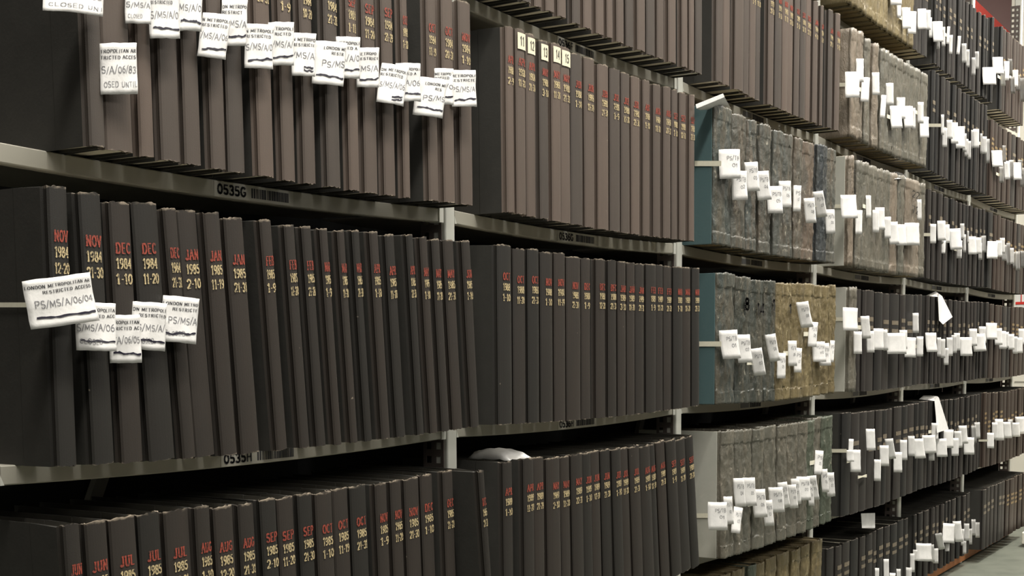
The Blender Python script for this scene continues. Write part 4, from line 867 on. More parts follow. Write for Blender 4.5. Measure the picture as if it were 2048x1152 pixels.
def canvas(name, ca, cb, cc, dark=(0.02, 0.018, 0.014), pale=(0.46, 0.42, 0.33), amount=0.7):
    """old cockled canvas and leather: streaked, rubbed, dark blotched, wrinkle highlights put into the pale tone"""
    m, n, b = mat(name)
    oi = N(n, 'ShaderNodeObjectInfo')
    c = mixc(n, oi.outputs['Random'], ca, cb)
    s1 = noise_tex(n, 38, 5, (1.0, 1.0, 0.22), rough=0.65)
    c = mixc(n, math_(n, 'MULTIPLY', ramp(n, s1, 0.44, 0.62), amount), c, cc)
    s2 = noise_tex(n, 70, 4, (1, 1, 0.3), rough=0.7)
    c = mixc(n, math_(n, 'MULTIPLY', ramp(n, s2, 0.60, 0.74), 0.75), c, dark)
    s3 = noise_tex(n, 55, 5, (1, 1, 0.6), rough=0.7)
    c = mixc(n, math_(n, 'MULTIPLY', ramp(n, s3, 0.60, 0.70), 0.75), c, pale)  # pale patches paint in wrinkle highlights besides rubbing
    n.links.new(c, b.inputs['Base Color'])
    b.inputs['Roughness'].default_value = 0.40
    b.inputs['Specular IOR Level'].default_value = 0.6
    bump(n, b, noise_tex(n, 70, 5, (1, 1, 0.5), rough=0.7), 0.9, 0.005)
    return m
def plain(name, c, rough=0.6, c2=None, sc=20, amt=0.5, bstr=0, spec=0.4, metal=0, stretch=(1, 1, 1)):
    m, n, b = mat(name)
    if c2:
        col = mixc(n, math_(n, 'MULTIPLY', ramp(n, noise_tex(n, sc, 4, stretch), 0.4, 0.68), amt), c, c2)
        n.links.new(col, b.inputs['Base Color'])
    else: b.inputs['Base Color'].default_value = (*c, 1)
    b.inputs['Roughness'].default_value = rough
    b.inputs['Specular IOR Level'].default_value = spec
    b.inputs['Metallic'].default_value = metal
    if bstr: bump(n, b, noise_tex(n, sc * 4, 3, stretch), bstr, 0.002)
    return m
def stamp(name, c, under, lo=0.36, hi=0.52):
    m, n, b = mat(name)
    t = ramp(n, noise_tex(n, 420, 2), lo, hi)
    n.links.new(mixc(n, t, under, c), b.inputs['Base Color'])
    b.inputs['Roughness'].default_value = 0.5
    return m

M = {}
M['reg'] = cloth('black_buckram_shaded', (0.0189, 0.0172, 0.0145), (0.0317, 0.0255, 0.0207), (0.0229, 0.0216, 0.0189))  # lower-shelf registers, dimmer light put into the colour
M['reg_lit'] = cloth('brown_black_cloth_lit', (0.060, 0.050, 0.042), (0.108, 0.082, 0.066), (0.082, 0.066, 0.055))  # same registers, browner; stronger upper-shelf light also put into the colour
M['blk'] = cloth('black_ledger_cloth', (0.0114, 0.0110, 0.0099), (0.0258, 0.0220, 0.0190), (0.0160, 0.0144, 0.0129), wear=(0.22, 0.19, 0.16))
M['brn'] = cloth('dark_brown_buckram', (0.0232, 0.0157, 0.0116), (0.0383, 0.0255, 0.0186), (0.0209, 0.0151, 0.0116))
M['side'] = plain('black_side_cloth', (0.036, 0.035, 0.031), 0.6, (0.044, 0.042, 0.037), 50, 0.5, 0.1, spec=0.3)
M['teal'] = canvas('teal_grey_canvas', (0.054, 0.064, 0.057), (0.058, 0.067, 0.059), (0.11, 0.094, 0.066))
M['tealboard'] = plain('teal_board', (0.058, 0.105, 0.110), 0.6, (0.068, 0.112, 0.115), 40, 0.5, 0.1)
M['cvs'] = canvas('worn_grey_canvas', (0.0646, 0.0745, 0.0669), (0.0912, 0.0874, 0.0699), (0.1216, 0.0950, 0.0669))
M['cvsb'] = canvas('worn_brown_canvas', (0.1360, 0.1040, 0.0760), (0.1200, 0.0960, 0.0720), (0.0800, 0.0800, 0.0680))
M['blue'] = canvas('navy_grey_canvas', (0.030, 0.035, 0.037), (0.032, 0.037, 0.039), (0.055, 0.058, 0.054), pale=(0.2, 0.22, 0.22))
M['slate'] = canvas('slate_canvas', (0.050, 0.056, 0.047), (0.056, 0.062, 0.052), (0.095, 0.084, 0.060))
M['olive'] = canvas('olive_canvas', (0.160, 0.126, 0.062), (0.200, 0.160, 0.082), (0.105, 0.082, 0.042), dark=(0.05, 0.036, 0.018), pale=(0.44, 0.37, 0.22))
M['grey'] = canvas('grey_drab_canvas', (0.1026, 0.1003, 0.0798), (0.1254, 0.1178, 0.0927), (0.1520, 0.1330, 0.0988), dark=(0.07, 0.06, 0.045), pale=(0.36, 0.32, 0.25), amount=0.55)
M['green'] = canvas('green_drab_canvas', (0.0723, 0.0892, 0.0638), (0.0850, 0.0978, 0.0697), (0.1105, 0.1062, 0.0808), dark=(0.045, 0.05, 0.036), amount=0.4)
M['tan'] = canvas('tan_drab_canvas', (0.1968, 0.1599, 0.1189), (0.1804, 0.1476, 0.1107), (0.1230, 0.1148, 0.0902), dark=(0.09, 0.07, 0.05), pale=(0.42, 0.36, 0.28), amount=0.5)
M['greyboard'] = plain('grey_board', (0.40, 0.40, 0.35), 0.65, (0.44, 0.43, 0.38), 30, 0.5, 0.08)
M['page'] = plain('page_edges', (0.60, 0.56, 0.46), 0.85, (0.42, 0.385, 0.30), 240, 0.7, 0.3, stretch=(1, 0.04, 0.04), spec=0.1)
M['oldpage'] = plain('browned_page_edges', (0.26, 0.21, 0.125), 0.85, (0.12, 0.095, 0.052), 240, 0.8, 0.3, stretch=(1, 0.04, 0.04), spec=0.1)
M['paper'] = plain('white_paper', (0.72, 0.71, 0.685), 0.8, (0.60, 0.59, 0.58), 55, 0.5, 0.15, spec=0.15)
M['cream'] = plain('cream_paper', (0.74, 0.68, 0.50), 0.8, (0.66, 0.60, 0.44), 60, 0.5)
M['tape'] = plain('cotton_tape', (0.70, 0.67, 0.54), 0.9, (0.6, 0.57, 0.45), 200, 0.5)
M['red'] = stamp('red_stamping', (0.32, 0.058, 0.036), (0.07, 0.035, 0.028))
M['gold'] = stamp('gold_stamping', (0.55, 0.44, 0.24), (0.10, 0.085, 0.06))
M['panel'] = stamp('rubbed_spine_label', (0.19, 0.155, 0.105), (0.06, 0.05, 0.04))
M['gilt'] = stamp('rubbed_gilt', (0.42, 0.30, 0.13), (0.10, 0.065, 0.04), 0.42, 0.55)
M['ink'] = plain('print_ink', (0.035, 0.035, 0.04), 0.6)
M['pencil'] = plain('pencil', (0.17, 0.17, 0.18), 0.7)
M['marker'] = plain('marker_pen', (0.012, 0.010, 0.022), 0.4)
M['paint'] = plain('black_paint', (0.018, 0.017, 0.015), 0.6)
M['shelf'] = plain('taupe_steel', (0.36, 0.345, 0.29), 0.45, (0.32, 0.305, 0.255), 8, 0.5, 0, 0.4)
M['post'] = plain('pale_grey_steel', (0.60, 0.60, 0.54), 0.4, (0.54, 0.54, 0.49), 14, 0.6, 0, 0.5)
M['flange'] = plain('post_steel_shaded', (0.115, 0.095, 0.085), 0.5, (0.10, 0.082, 0.075), 14, 0.5)  # post steel darkened, shelf shade put into the colour
M['plate'] = plain('label_card', (0.43, 0.415, 0.36), 0.55, (0.40, 0.385, 0.33), 60, 0.5)
M['back'] = plain('dark_back_sheet', (0.02, 0.02, 0.019), 0.7)
M['orange'] = plain('orange_paint', (0.42, 0.16, 0.05), 0.6, (0.34, 0.13, 0.05), 10, 0.5)
M['floor'] = plain('grey_green_floor', (0.14, 0.15, 0.12), 0.5, (0.09, 0.10, 0.08), 9, 0.8, 0.1)
M['maroon'] = plain('maroon_wall', (0.17, 0.105, 0.095), 0.7, (0.15, 0.085, 0.078), 3, 0.6)
M['redbeam'] = plain('red_steel', (0.62, 0.085, 0.065), 0.4)
M['creamwall'] = plain('cream_panel', (0.82, 0.79, 0.68), 0.6, (0.78, 0.75, 0.64), 4, 0.5)
M['signred'] = plain('sign_red', (0.62, 0.04, 0.03), 0.5)
M['white'] = plain('white_board', (0.80, 0.80, 0.76), 0.5)

# ------------------------------------------------------------------ mesh helpers
class MB:
    def __init__(self): self.v = []; self.f = []; self.m = []
    def add(self, vs, fs, mi=0):
        o = len(self.v); self.v += [tuple(p) for p in vs]
        self.f += [tuple(i + o for i in q) for q in fs]; self.m += [mi] * len(fs)
    def quad(self, a, b, c, d, mi=0): self.add((a, b, c, d), ((0, 1, 2, 3),), mi)
    def box(self, x0, x1, y0, y1, z0, z1, mi=0):
        self.add([(x0, y0, z0), (x1, y0, z0), (x1, y1, z0), (x0, y1, z0), (x0, y0, z1), (x1, y0, z1), (x1, y1, z1), (x0, y1, z1)],
                 [(0, 3, 2, 1), (4, 5, 6, 7), (0, 1, 5, 4), (1, 2, 6, 5), (2, 3, 7, 6), (3, 0, 4, 7)], mi)
    def grid(self, P, nu, nv, mi=0, flip=False):
        vs = [P(i / nu, j / nv) for j in range(nv + 1) for i in range(nu + 1)]
        fs = []
        for j in range(nv):
            for i in range(nu):
                a = j * (nu + 1) + i
                q = (a, a + 1, a + nu + 2, a + nu + 1)
                fs.append(q[::-1] if flip else q)
        self.add(vs, fs, mi)
    def build(self, name, mats, parent=None, smooth=False):
        me = bpy.data.meshes.new(name); me.from_pydata(self.v, [], self.f)
        if not isinstance(mats, (list, tuple)): mats = [mats]
        for m in mats: me.materials.append(m)
        if len(mats) > 1: me.polygons.foreach_set('material_index', self.m)
        if smooth: me.polygons.foreach_set('use_smooth', [True] * len(self.f))
        me.update()
        o = bpy.data.objects.new(name, me); COL.objects.link(o)
        if parent: o.parent = parent
        return o
def tag_(o, label, cat, group=None):
    o['label'] = label; o['category'] = cat
    if group: o['group'] = group
    return o
def structure(o): o['kind'] = 'structure'; return o
def bevel(o, w, seg=2):
    b = o.modifiers.new('bevel', 'BEVEL'); b.width = w; b.segments = seg; b.limit_method = 'ANGLE'
    return o

# ------------------------------------------------------------------ lettering built from strokes
def arc(cx, cy, rx, ry, a0, a1, n=7):
    return [(cx + rx * math.cos(math.radians(a0 + (a1 - a0) * i / n)), cy + ry * math.sin(math.radians(a0 + (a1 - a0) * i / n))) for i in range(n + 1)]
GL = {
 '0': (.58, [arc(.29, .5, .25, .46, 90, 450, 12)]), '1': (.40, [[(.06, .80), (.22, .97), (.22, 0)]]),
 '2': (.56, [arc(.28, .70, .23, .27, 165, -35, 7) + [(.05, .04), (.53, .04)]]),
 '3': (.56, [arc(.27, .73, .21, .24, 150, -90, 7), arc(.27, .26, .24, .25, 90, -150, 7)]),
 '4': (.58, [[(.42, 0), (.42, .97), (.04, .30), (.56, .30)]]),
 '5': (.56, [[(.49, .95), (.12, .95), (.09, .55)] + arc(.27, .31, .24, .28, 115, -145, 8)]),
 '6': (.56, [arc(.29, .29, .23, .27, 90, 450, 10), [(.06, .32), (.10, .62), (.24, .86), (.42, .97)]]),
 '7': (.54, [[(.05, .95), (.50, .95), (.20, 0)]]),
 '8': (.56, [arc(.28, .74, .19, .22, 90, 450, 10), arc(.28, .27, .23, .26, 90, 450, 10)]),
 '9': (.56, [arc(.28, .70, .23, .26, 90, 450, 10), [(.51, .68), (.46, .34), (.32, .12), (.14, .02)]]),
 '-': (.36, [[(.06, .46), (.30, .46)]]), '/': (.36, [[(.02, -.08), (.34, 1.06)]]), ' ': (.34, []), '.': (.2, [[(.08, .02), (.12, .02)]]),
 'A': (.66, [[(.03, 0), (.32, .98), (.62, 0)], [(.15, .34), (.50, .34)]]),
 'B': (.60, [[(.10, 0), (.10, .97), (.32, .97)] + arc(.32, .745, .19, .225, 90, -90, 6) + [(.12, .52)], [(.30, .52)] + arc(.32, .26, .23, .26, 90, -90, 6) + [(.10, 0)]]),
 'C': (.62, [arc(.34, .5, .27, .47, 45, 315, 10)]), 'D': (.64, [[(.10, 0), (.10, .97), (.28, .97)] + arc(.28, .485, .29, .485, 90, -90, 8) + [(.10, 0)]]),
 'E': (.56, [[(.52, .97), (.10, .97), (.10, 0), (.52, 0)], [(.10, .5), (.44, .5)]]), 'F': (.54, [[(.52, .97), (.10, .97), (.10, 0)], [(.10, .5), (.42, .5)]]),
 'G': (.66, [arc(.34, .5, .28, .47, 45, 330, 10) + [(.60, .45), (.38, .45)]]), 'H': (.66, [[(.10, 0), (.10, .97)], [(.56, 0), (.56, .97)], [(.10, .5), (.56, .5)]]),
 'I': (.30, [[(.15, 0), (.15, .97)]]), 'J': (.48, [[(.36, .97), (.36, .22)] + arc(.20, .20, .16, .20, 0, -160, 5)]),
 'L': (.54, [[(.10, .97), (.10, 0), (.50, 0)]]), 'M': (.78, [[(.08, 0), (.10, .97), (.39, .20), (.68, .97), (.70, 0)]]),
 'N': (.66, [[(.10, 0), (.10, .97), (.56, 0), (.56, .97)]]), 'O': (.66, [arc(.33, .485, .28, .48, 90, 450, 12)]),
 'P': (.58, [[(.10, 0), (.10, .97), (.30, .97)] + arc(.30, .72, .23, .25, 90, -90, 6) + [(.10, .47)]]),
 'R': (.62, [[(.10, 0), (.10, .97), (.30, .97)] + arc(.30, .73, .22, .24, 90, -90, 6) + [(.10, .49)], [(.30, .49), (.58, 0)]]),
 'S': (.56, [arc(.28, .73, .21, .24, 40, 250, 7) + arc(.27, .25, .23, .25, 80, -150, 7)]),
 'T': (.60, [[(.02, .97), (.58, .97)], [(.30, .97), (.30, 0)]]), 'U': (.64, [[(.10, .97), (.10, .28)] + arc(.32, .26, .22, .26, 180, 360, 7) + [(.54, .97)]]),
 'V': (.64, [[(.03, .97), (.32, 0), (.61, .97)]]), 'Y': (.62, [[(.03, .97), (.31, .48), (.59, .97)], [(.31, .48), (.31, 0)]]),
}
def strokes(text, style, gap=.10, jit=0, rnd=None):
    """quads in (u, v): cap height 1, baseline 0"""
    q = []; x = 0
    serif = style == 'serif'
    tv, th = {'serif': (.20, .10), 'sans': (.17, .17), 'hand': (.085, .085), 'bold': (.16, .09)}[style]
    for ch in text:
        w, paths = GL.get(ch, (.5, []))
        dy = rnd.uniform(-jit, jit) if rnd else 0
        sc = 1 + (rnd.uniform(-jit, jit) if rnd else 0)
        for path in paths:
            for (x0, y0), (x1, y1) in zip(path, path[1:]):
                dx, d = x1 - x0, y1 - y0
                l = math.hypot(dx, d) or 1e-6
                t = (tv * abs(d) + th * abs(dx)) / l / 2
                nx, ny = -d / l * t, dx / l * t
                ex, ey = dx / l * t * .5, d / l * t * .5
                q.append([(x + (p[0]) * sc, (p[1]) * sc + dy) for p in ((x0 - ex + nx, y0 - ey + ny), (x0 - ex - nx, y0 - ey - ny), (x1 + ex - nx, y1 + ey - ny), (x1 + ex + nx, y1 + ey + ny))])
            if serif:
                for (px, py), (qx, qy) in ((path[0], path[1]), (path[-1], path[-2])):
                    if abs(qy - py) > abs(qx - px) * 1.5 and (py < .1 or py > .9):
                        yy = .04 if py < .5 else .94
                        q.append([(x + px - .15, yy - .045), (x + px + .15, yy - .045), (x + px + .15, yy + .045), (x + px - .15, yy + .045)])
        x += w * sc + gap
    return q, max(x - gap, .01)
def text_mesh(mb, text, style, place, width, height, x0=None, clip=None, jit=0, rnd=None, gap=.10):
    """place(u, v) maps metres to 3D; centred on u = 0 when x0 is None; v = baseline"""
    q, adv = strokes(text, style, gap, jit, rnd)
    s = width / adv if width else height
    o = -s * adv / 2 if x0 is None else x0
    for quad in q:
        pts = [(o + u * s, v * height) for u, v in quad]
        if clip and (min(p[0] for p in pts) < clip[0] or max(p[0] for p in pts) > clip[1]): continue
        mb.add([place(*p) for p in pts], [(0, 1, 2, 3)])

# ------------------------------------------------------------------ the room
FZ = .0235
mb = MB(); mb.quad((-8, -6, FZ), (14, -6, FZ), (14, 8, FZ), (-8, 8, FZ)); structure(mb.build('floor', M['floor']))
mb = MB(); mb.box(-8, 14, 3.2, 3.3, FZ, 5); structure(mb.build('wall_rear', M['maroon']))
mb = MB(); mb.box(9.0, 9.1, -6, 3.2, FZ, 5); structure(mb.build('wall_end', M['maroon']))

# ------------------------------------------------------------------ shelving
LIPZ = {'E': .9937 + .96, 'F': .6092 + .96, 'G': .2238 + .96, 'H': -.1599 + .96, 'I': -.544 + .96, 'J': -.929 + .96}
BAYW = ['nearest', 'second', 'third', 'fourth', 'fifth', 'farthest']
ROWW = {'E': 'top', 'F': 'second', 'G': 'third', 'H': 'fourth', 'I': 'fifth', 'J': 'bottom'}
def place_name(k, n):
    if n == 0: return {'F': 'highest shelf, nearest bay', 'G': 'shelf 0535G', 'H': 'shelf 0535H', 'I': 'lowest visible shelf, nearest bay', 'J': 'bottom shelf, nearest bay'}[k]
    if n == 1: return {'F': 'shelf 0536F', 'G': 'shelf 0536G', 'H': 'shelf 0536H', 'I': 'lowest visible shelf, second bay', 'J': 'bottom shelf, second bay'}[k]
    return '%s shelf, %s bay' % (ROWW[k] + ('' if k in 'EJ' else ' highest'), BAYW[n])
def sag(t): return -.008 * 4 * t * (1 - t)
def make_shelf(k, n):
    z = LIPZ[k]; lh = .049 if k == 'J' else .024; x0, x1 = (n - .9795, n - .0205) if k != 'J' else (n - .9997, n - .0003)
    mb = MB(); nx = 14
    top = lambda t: z + lh + (0 if k == 'J' else sag(t))
    prof = [(.300, -.003), (.300, 0.0), (.002, 0.0), (0.0, -.0015), (0.0, .0015 - lh), (.0015, -lh), (.016, -lh), (.016, .002 - lh), (.003, .002 - lh), (.003, -.003)]
    vs = []
    for i in range(nx + 1):
        t = i / nx
        for y, dz in prof: vs.append((x0 + (x1 - x0) * t, y - (.0075 if k == 'J' and y < .02 else 0), top(t) + dz))
    L = len(prof); fs = []
    for i in range(nx):
        for j in range(L):
            a = i * L + j; b = i * L + (j + 1) % L
            fs.append((a, b, b + L, a + L))
    fs.append(tuple(range(L))[::-1]); fs.append(tuple(range(nx * L, nx * L + L)))
    mb.add(vs, fs)
    o = mb.build('steel_shelf', M['orange' if k == 'J' else 'shelf'])
    if k == 'J': return tag_(o, 'orange edged steel shelf with deep lip in the archive rack: ' + place_name(k, n), 'shelf', 'orange edged bottom shelves of the archive rack')
    c = MB()
    c.box(x1 - .012, x1 + .001, -.0025, .02, z - .001, z + lh + .0005)
    c.build('end_clip', M['post'], o)
    c = MB()
    c.add([(x0 - .003, -.002, z + .013), (x0 - .003, -.002, z), (x0 + .003, -.002, z), (x0 - .003, .012, z + .013), (x0 - .003, .012, z), (x0 + .003, .012, z)],
          [(0, 1, 2), (5, 4, 3), (0, 2, 5, 3), (2, 1, 4, 5), (1, 0, 3, 4)])
    c.build('end_clip', M['post'], o)
    code = {0: '0535', 1: '0536', 2: '0537', 3: '0538', 4: '0539', 5: '0540'}[n] + k
    if k != 'J':
        zt = z + sag(.485)
        p = MB(); p.box(n - .600, n - .428, -.0008, .0003, zt + .0012, zt + .0228)
        pl = p.build('label_plate', M['plate'], o)
        if n < 2: pl['label'] = 'card shelf label reading ' + code
        place = lambda u, v: (n - .564 + u, -.0014, zt + .0055 + v)
        if n < 2:
            t = MB(); text_mesh(t, code, 'sans', place, .059, .0135, gap=.13); t.build('shelf_code', M['ink'], pl)
        else:
            t = MB(); t.box(n - .592, n - .530, -.0012, -.0008, zt + .0055, zt + .0190); t.build('shelf_code', M['pencil'], pl)
        b = MB(); rr = random.Random(5 + n)
        x = n - .522
        while x < n - .440:
            w = rr.choice((.0012, .002, .003, .0042)); b.box(x, x + w, -.0013, -.0007, zt + .0052, zt + .0192); x += w + rr.choice((.0011, .0016, .0022))
        b.build('barcode', M['ink'], pl)
    lab = ('orange edged steel' if k == 'J' else 'taupe steel') + ' shelf with lip in the archive rack: ' + place_name(k, n)
    tag_(o, lab, 'shelf', 'taupe steel shelves of the archive rack')
    return o
for n in range(6):
    for k in 'EFGHIJ':
        if (n == 0 and k in 'EF') or (n == 1 and k == 'E'): continue
        make_shelf(k, n)
# shelves just outside the frame that still shade the rows below
for n, k in ((0, 'F'),):
    make_shelf(k, n)

def make_post(n):
    X = n; mb = MB()
    mb.box(X - .0155, X + .0155, -.004, .030, FZ, 2.62)
    o = mb.build('upright_post', M['post']); bevel(o, .004, 3)
    # perforated flange running back into the rack on the left of the post
    fl = MB(); xs = X - .0157
    ys = [.004, .0095, .0205, .0305, .0415, .048]
    zs = [0.03]
    while zs[-1] < 2.56: zs += [zs[-1] + .0125, zs[-1] + .025]
    vid = {}
    def V(i, j):
        if (i, j) not in vid: vid[(i, j)] = len(fl.v); fl.v.append((xs, ys[i], zs[j]))
        return vid[(i, j)]
    for j in range(len(zs) - 1):
        for i in range(5):
            if j % 2 == 0 and i in (1, 3): continue
            fl.f.append((V(i, j), V(i, j + 1), V(i + 1, j + 1), V(i + 1, j))); fl.m.append(0)
    f = fl.build('perforated_flange', M['flange'], o)
    s = f.modifiers.new('solid', 'SOLIDIFY'); s.thickness = .002; s.offset = 1
    return tag_(o, ['pale grey steel upright post right of the nearest bay', 'pale grey steel upright post between the second and third bays', 'pale grey steel upright post between the third and fourth bays', 'pale grey steel upright post between the fourth and fifth bays', 'pale grey steel upright post between the fifth and farthest bays', 'perforated pale steel end post at the far end of the rack'][n], 'post', 'upright posts of the archive rack')
for n in range(6): make_post(n)
mb = MB(); mb.box(-1.05, 4.995, .333, .337, FZ, 2.02)  # added dark sheet, stops light leaking in and stands for shade
tag_(mb.build('added_back_sheet', M['back']), 'added dark sheet that blocks light behind the shelving rack', 'panel')
mb = MB(); mb.box(4.990, 4.994, .052, .331, FZ, 2.0)
tag_(mb.build('rack_end_sheet', M['back']), 'dark steel sheet closing the far end of the shelving rack', 'panel')
for n in range(6):
    mb = MB(); a = Vector((n - .70, .322, .42)); b = Vector((n - .03, .322, 1.75)); d = (b - a).normalized(); s = Vector((d.z, 0, -d.x)) * .012
    t = Vector((0, .006, 0))
    vs = [a - s, a + s, b + s, b - s]; vs = [v - t for v in vs] + [v + t for v in vs]
    mb.add(vs, [(0, 1, 2, 3), (7, 6, 5, 4), (0, 4, 5, 1), (1, 5, 6, 2), (2, 6, 7, 3), (3, 7, 4, 0)])
    tag_(mb.build('cross_brace', M['shelf']), 'thin diagonal steel brace at the back of the %s bay' % BAYW[n], 'brace', 'diagonal braces of the rack')

# ------------------------------------------------------------------ bound volumes
DEPTH = .225
def book_shell(style, w, h, fl, fr, rnd, seg):
    """cover: spine, hinge grooves and two boards as one cloth skin with thickness"""
    a = w / 2; old = style not in ('reg', 'blk', 'brn')
    bul = min(.0035, w * .07) if not old else min(.006, w * .16)
    ns = 8 if not old else 14
    def flare(y, s):
        f = fl if s < 0 else fr
        return f * min(1, max(0, (y - .012) / .10))
    side = [(DEPTH, 0), (.10, 0), (.0610, 0), (.0598, -.0006), (.0135, -.0006), (.0105, .0016), (.0065, .0018), (.0032, .0)]
    L = []
    for y, i in side: L.append((-(a - i) - flare(y, -1), y))
    for j in range(ns + 1):
        t = -1 + 2 * j / ns
        x = t * (a - .0022)
        L.append((x, .0006 - bul * (1 - abs(t) ** 2.4)))
    for y, i in reversed(side): L.append(((a - i) + flare(y, 1), y))
    th = .0026 if not old else .0032
    def inner(x, y):
        xi = max(-(abs(x) - th), min(abs(x) - th, x)) if abs(x) > a * .6 else x * .86
        if y < .004: return (max(-(a - th * 1.6), min(a - th * 1.6, x * .9)), y + th + .001)
        return (math.copysign(abs(x) - th, x), y)
    In = [inner(*p) for p in L]
    n = len(L); mb = MB()
    ph = rnd.uniform(0, 100)
    zs = [h * i / seg for i in range(seg + 1)]
    if old: zs = sorted(zs + [.030, .033, h - .036, h - .033])
    top_d = [rnd.uniform(-.0012, .0012) for _ in range(n)]
    for z in zs:
        for ring in (L, In):
            for i, (x, y) in enumerate(ring):
                dz = 0; dx = dy = 0
                spine = y < .02
                if z == zs[-1]: dz = top_d[i] * (1.0 if spine else .3) + (-.0012 * abs(x / a) ** 4 if spine else 0)
                if z == zs[0]: dz = top_d[-i - 1] * (.8 if spine else .2) + (.0008 if spine else 0)
                if old and y < .03:
                    k = max(0, 1 - max(y, 0) / .03)
                    p = Vector((x * 75 + ph, z * 16, ph))
                    q = Vector((x * 190 + ph, z * 55, ph + 9))
                    r3 = 1 - abs(noise.noise(Vector((x * 55 + z * 22 + ph, z * 26, ph + 2)))) * 2.2
                    am = k * (noise.noise(p) * .0042 + noise.noise(q) * .0022 - max(0, r3) ** 3 * .0022)
                    if abs(z - .0315) < .0016 or abs(z - h + .0345) < .0016: dz += k * noise.noise(Vector((x * 70 + ph, 7, ph))) * .006
                    if z <= .0305 or z >= h - .0335: am = am * .6 - .0016 * k
                    dy = am; dx = k * noise.noise(Vector((x * 60, z * 22, ph + 5))) * .0012
                    if z in (zs[0], zs[-1]): dz += k * noise.noise(Vector((x * 160, ph, z))) * .004
                elif not old and spine:
                    dy = noise.noise(Vector((x * 25 + ph, z * 6, ph))) * .0006
                    dx = noise.noise(Vector((ph, z * 9, 3))) * .0004
                mb.v.append((x + dx, y + dy, z + dz))
    R = 2 * n
    def f(*q): mb.f.append(q); mb.m.append(0)
    for j in range(len(zs) - 1):
        o0, o1 = j * R, (j + 1) * R
        for i in range(n - 1):
            f(o0 + i, o0 + i + 1, o1 + i + 1, o1 + i)
            f(o0 + n + i + 1, o0 + n + i, o1 + n + i, o1 + n + i + 1)
        f(o0 + n, o0, o1, o1 + n)
        f(o0 + n - 1, o0 + 2 * n - 1, o1 + 2 * n - 1, o1 + n - 1)
    e = (len(zs) - 1) * R
    for i in range(n - 1):
        f(i + 1, i, n + i, n + i + 1)
        f(e + i, e + i + 1, e + n + i + 1, e + n + i)
    return mb, bul
NAMES = {'reg': 'court_register', 'blk': 'black_ledger', 'brn': 'brown_ledger', 'olive': 'olive_canvas_ledger', 'green': 'green_canvas_ledger'}
WORDS = {'reg': 'black cloth register', 'blk': 'black cloth ledger', 'brn': 'dark brown gilt ledger', 'olive': 'frayed olive canvas ledger', 'teal': 'teal sided canvas ledger',
         'cvs': 'crumpled grey canvas ledger', 'cvsb': 'crumpled brown canvas ledger', 'blue': 'narrow navy canvas ledger', 'slate': 'crumpled slate canvas ledger', 'grey': 'drab grey canvas ledger',
         'green': 'drab green canvas ledger', 'tan': 'pale tan canvas ledger', 'putty': 'ledger with plain grey side board', 'puttyt': 'tan spined ledger with plain grey side board'}
ORD = ['first', 'second', 'third', 'fourth', 'fifth', 'sixth', 'seventh', 'eighth', 'ninth', 'tenth', 'eleventh', 'twelfth', 'thirteenth', 'fourteenth', 'fifteenth', 'sixteenth', 'seventeenth', 'eighteenth', 'nineteenth', 'twentieth', 'twenty-first']
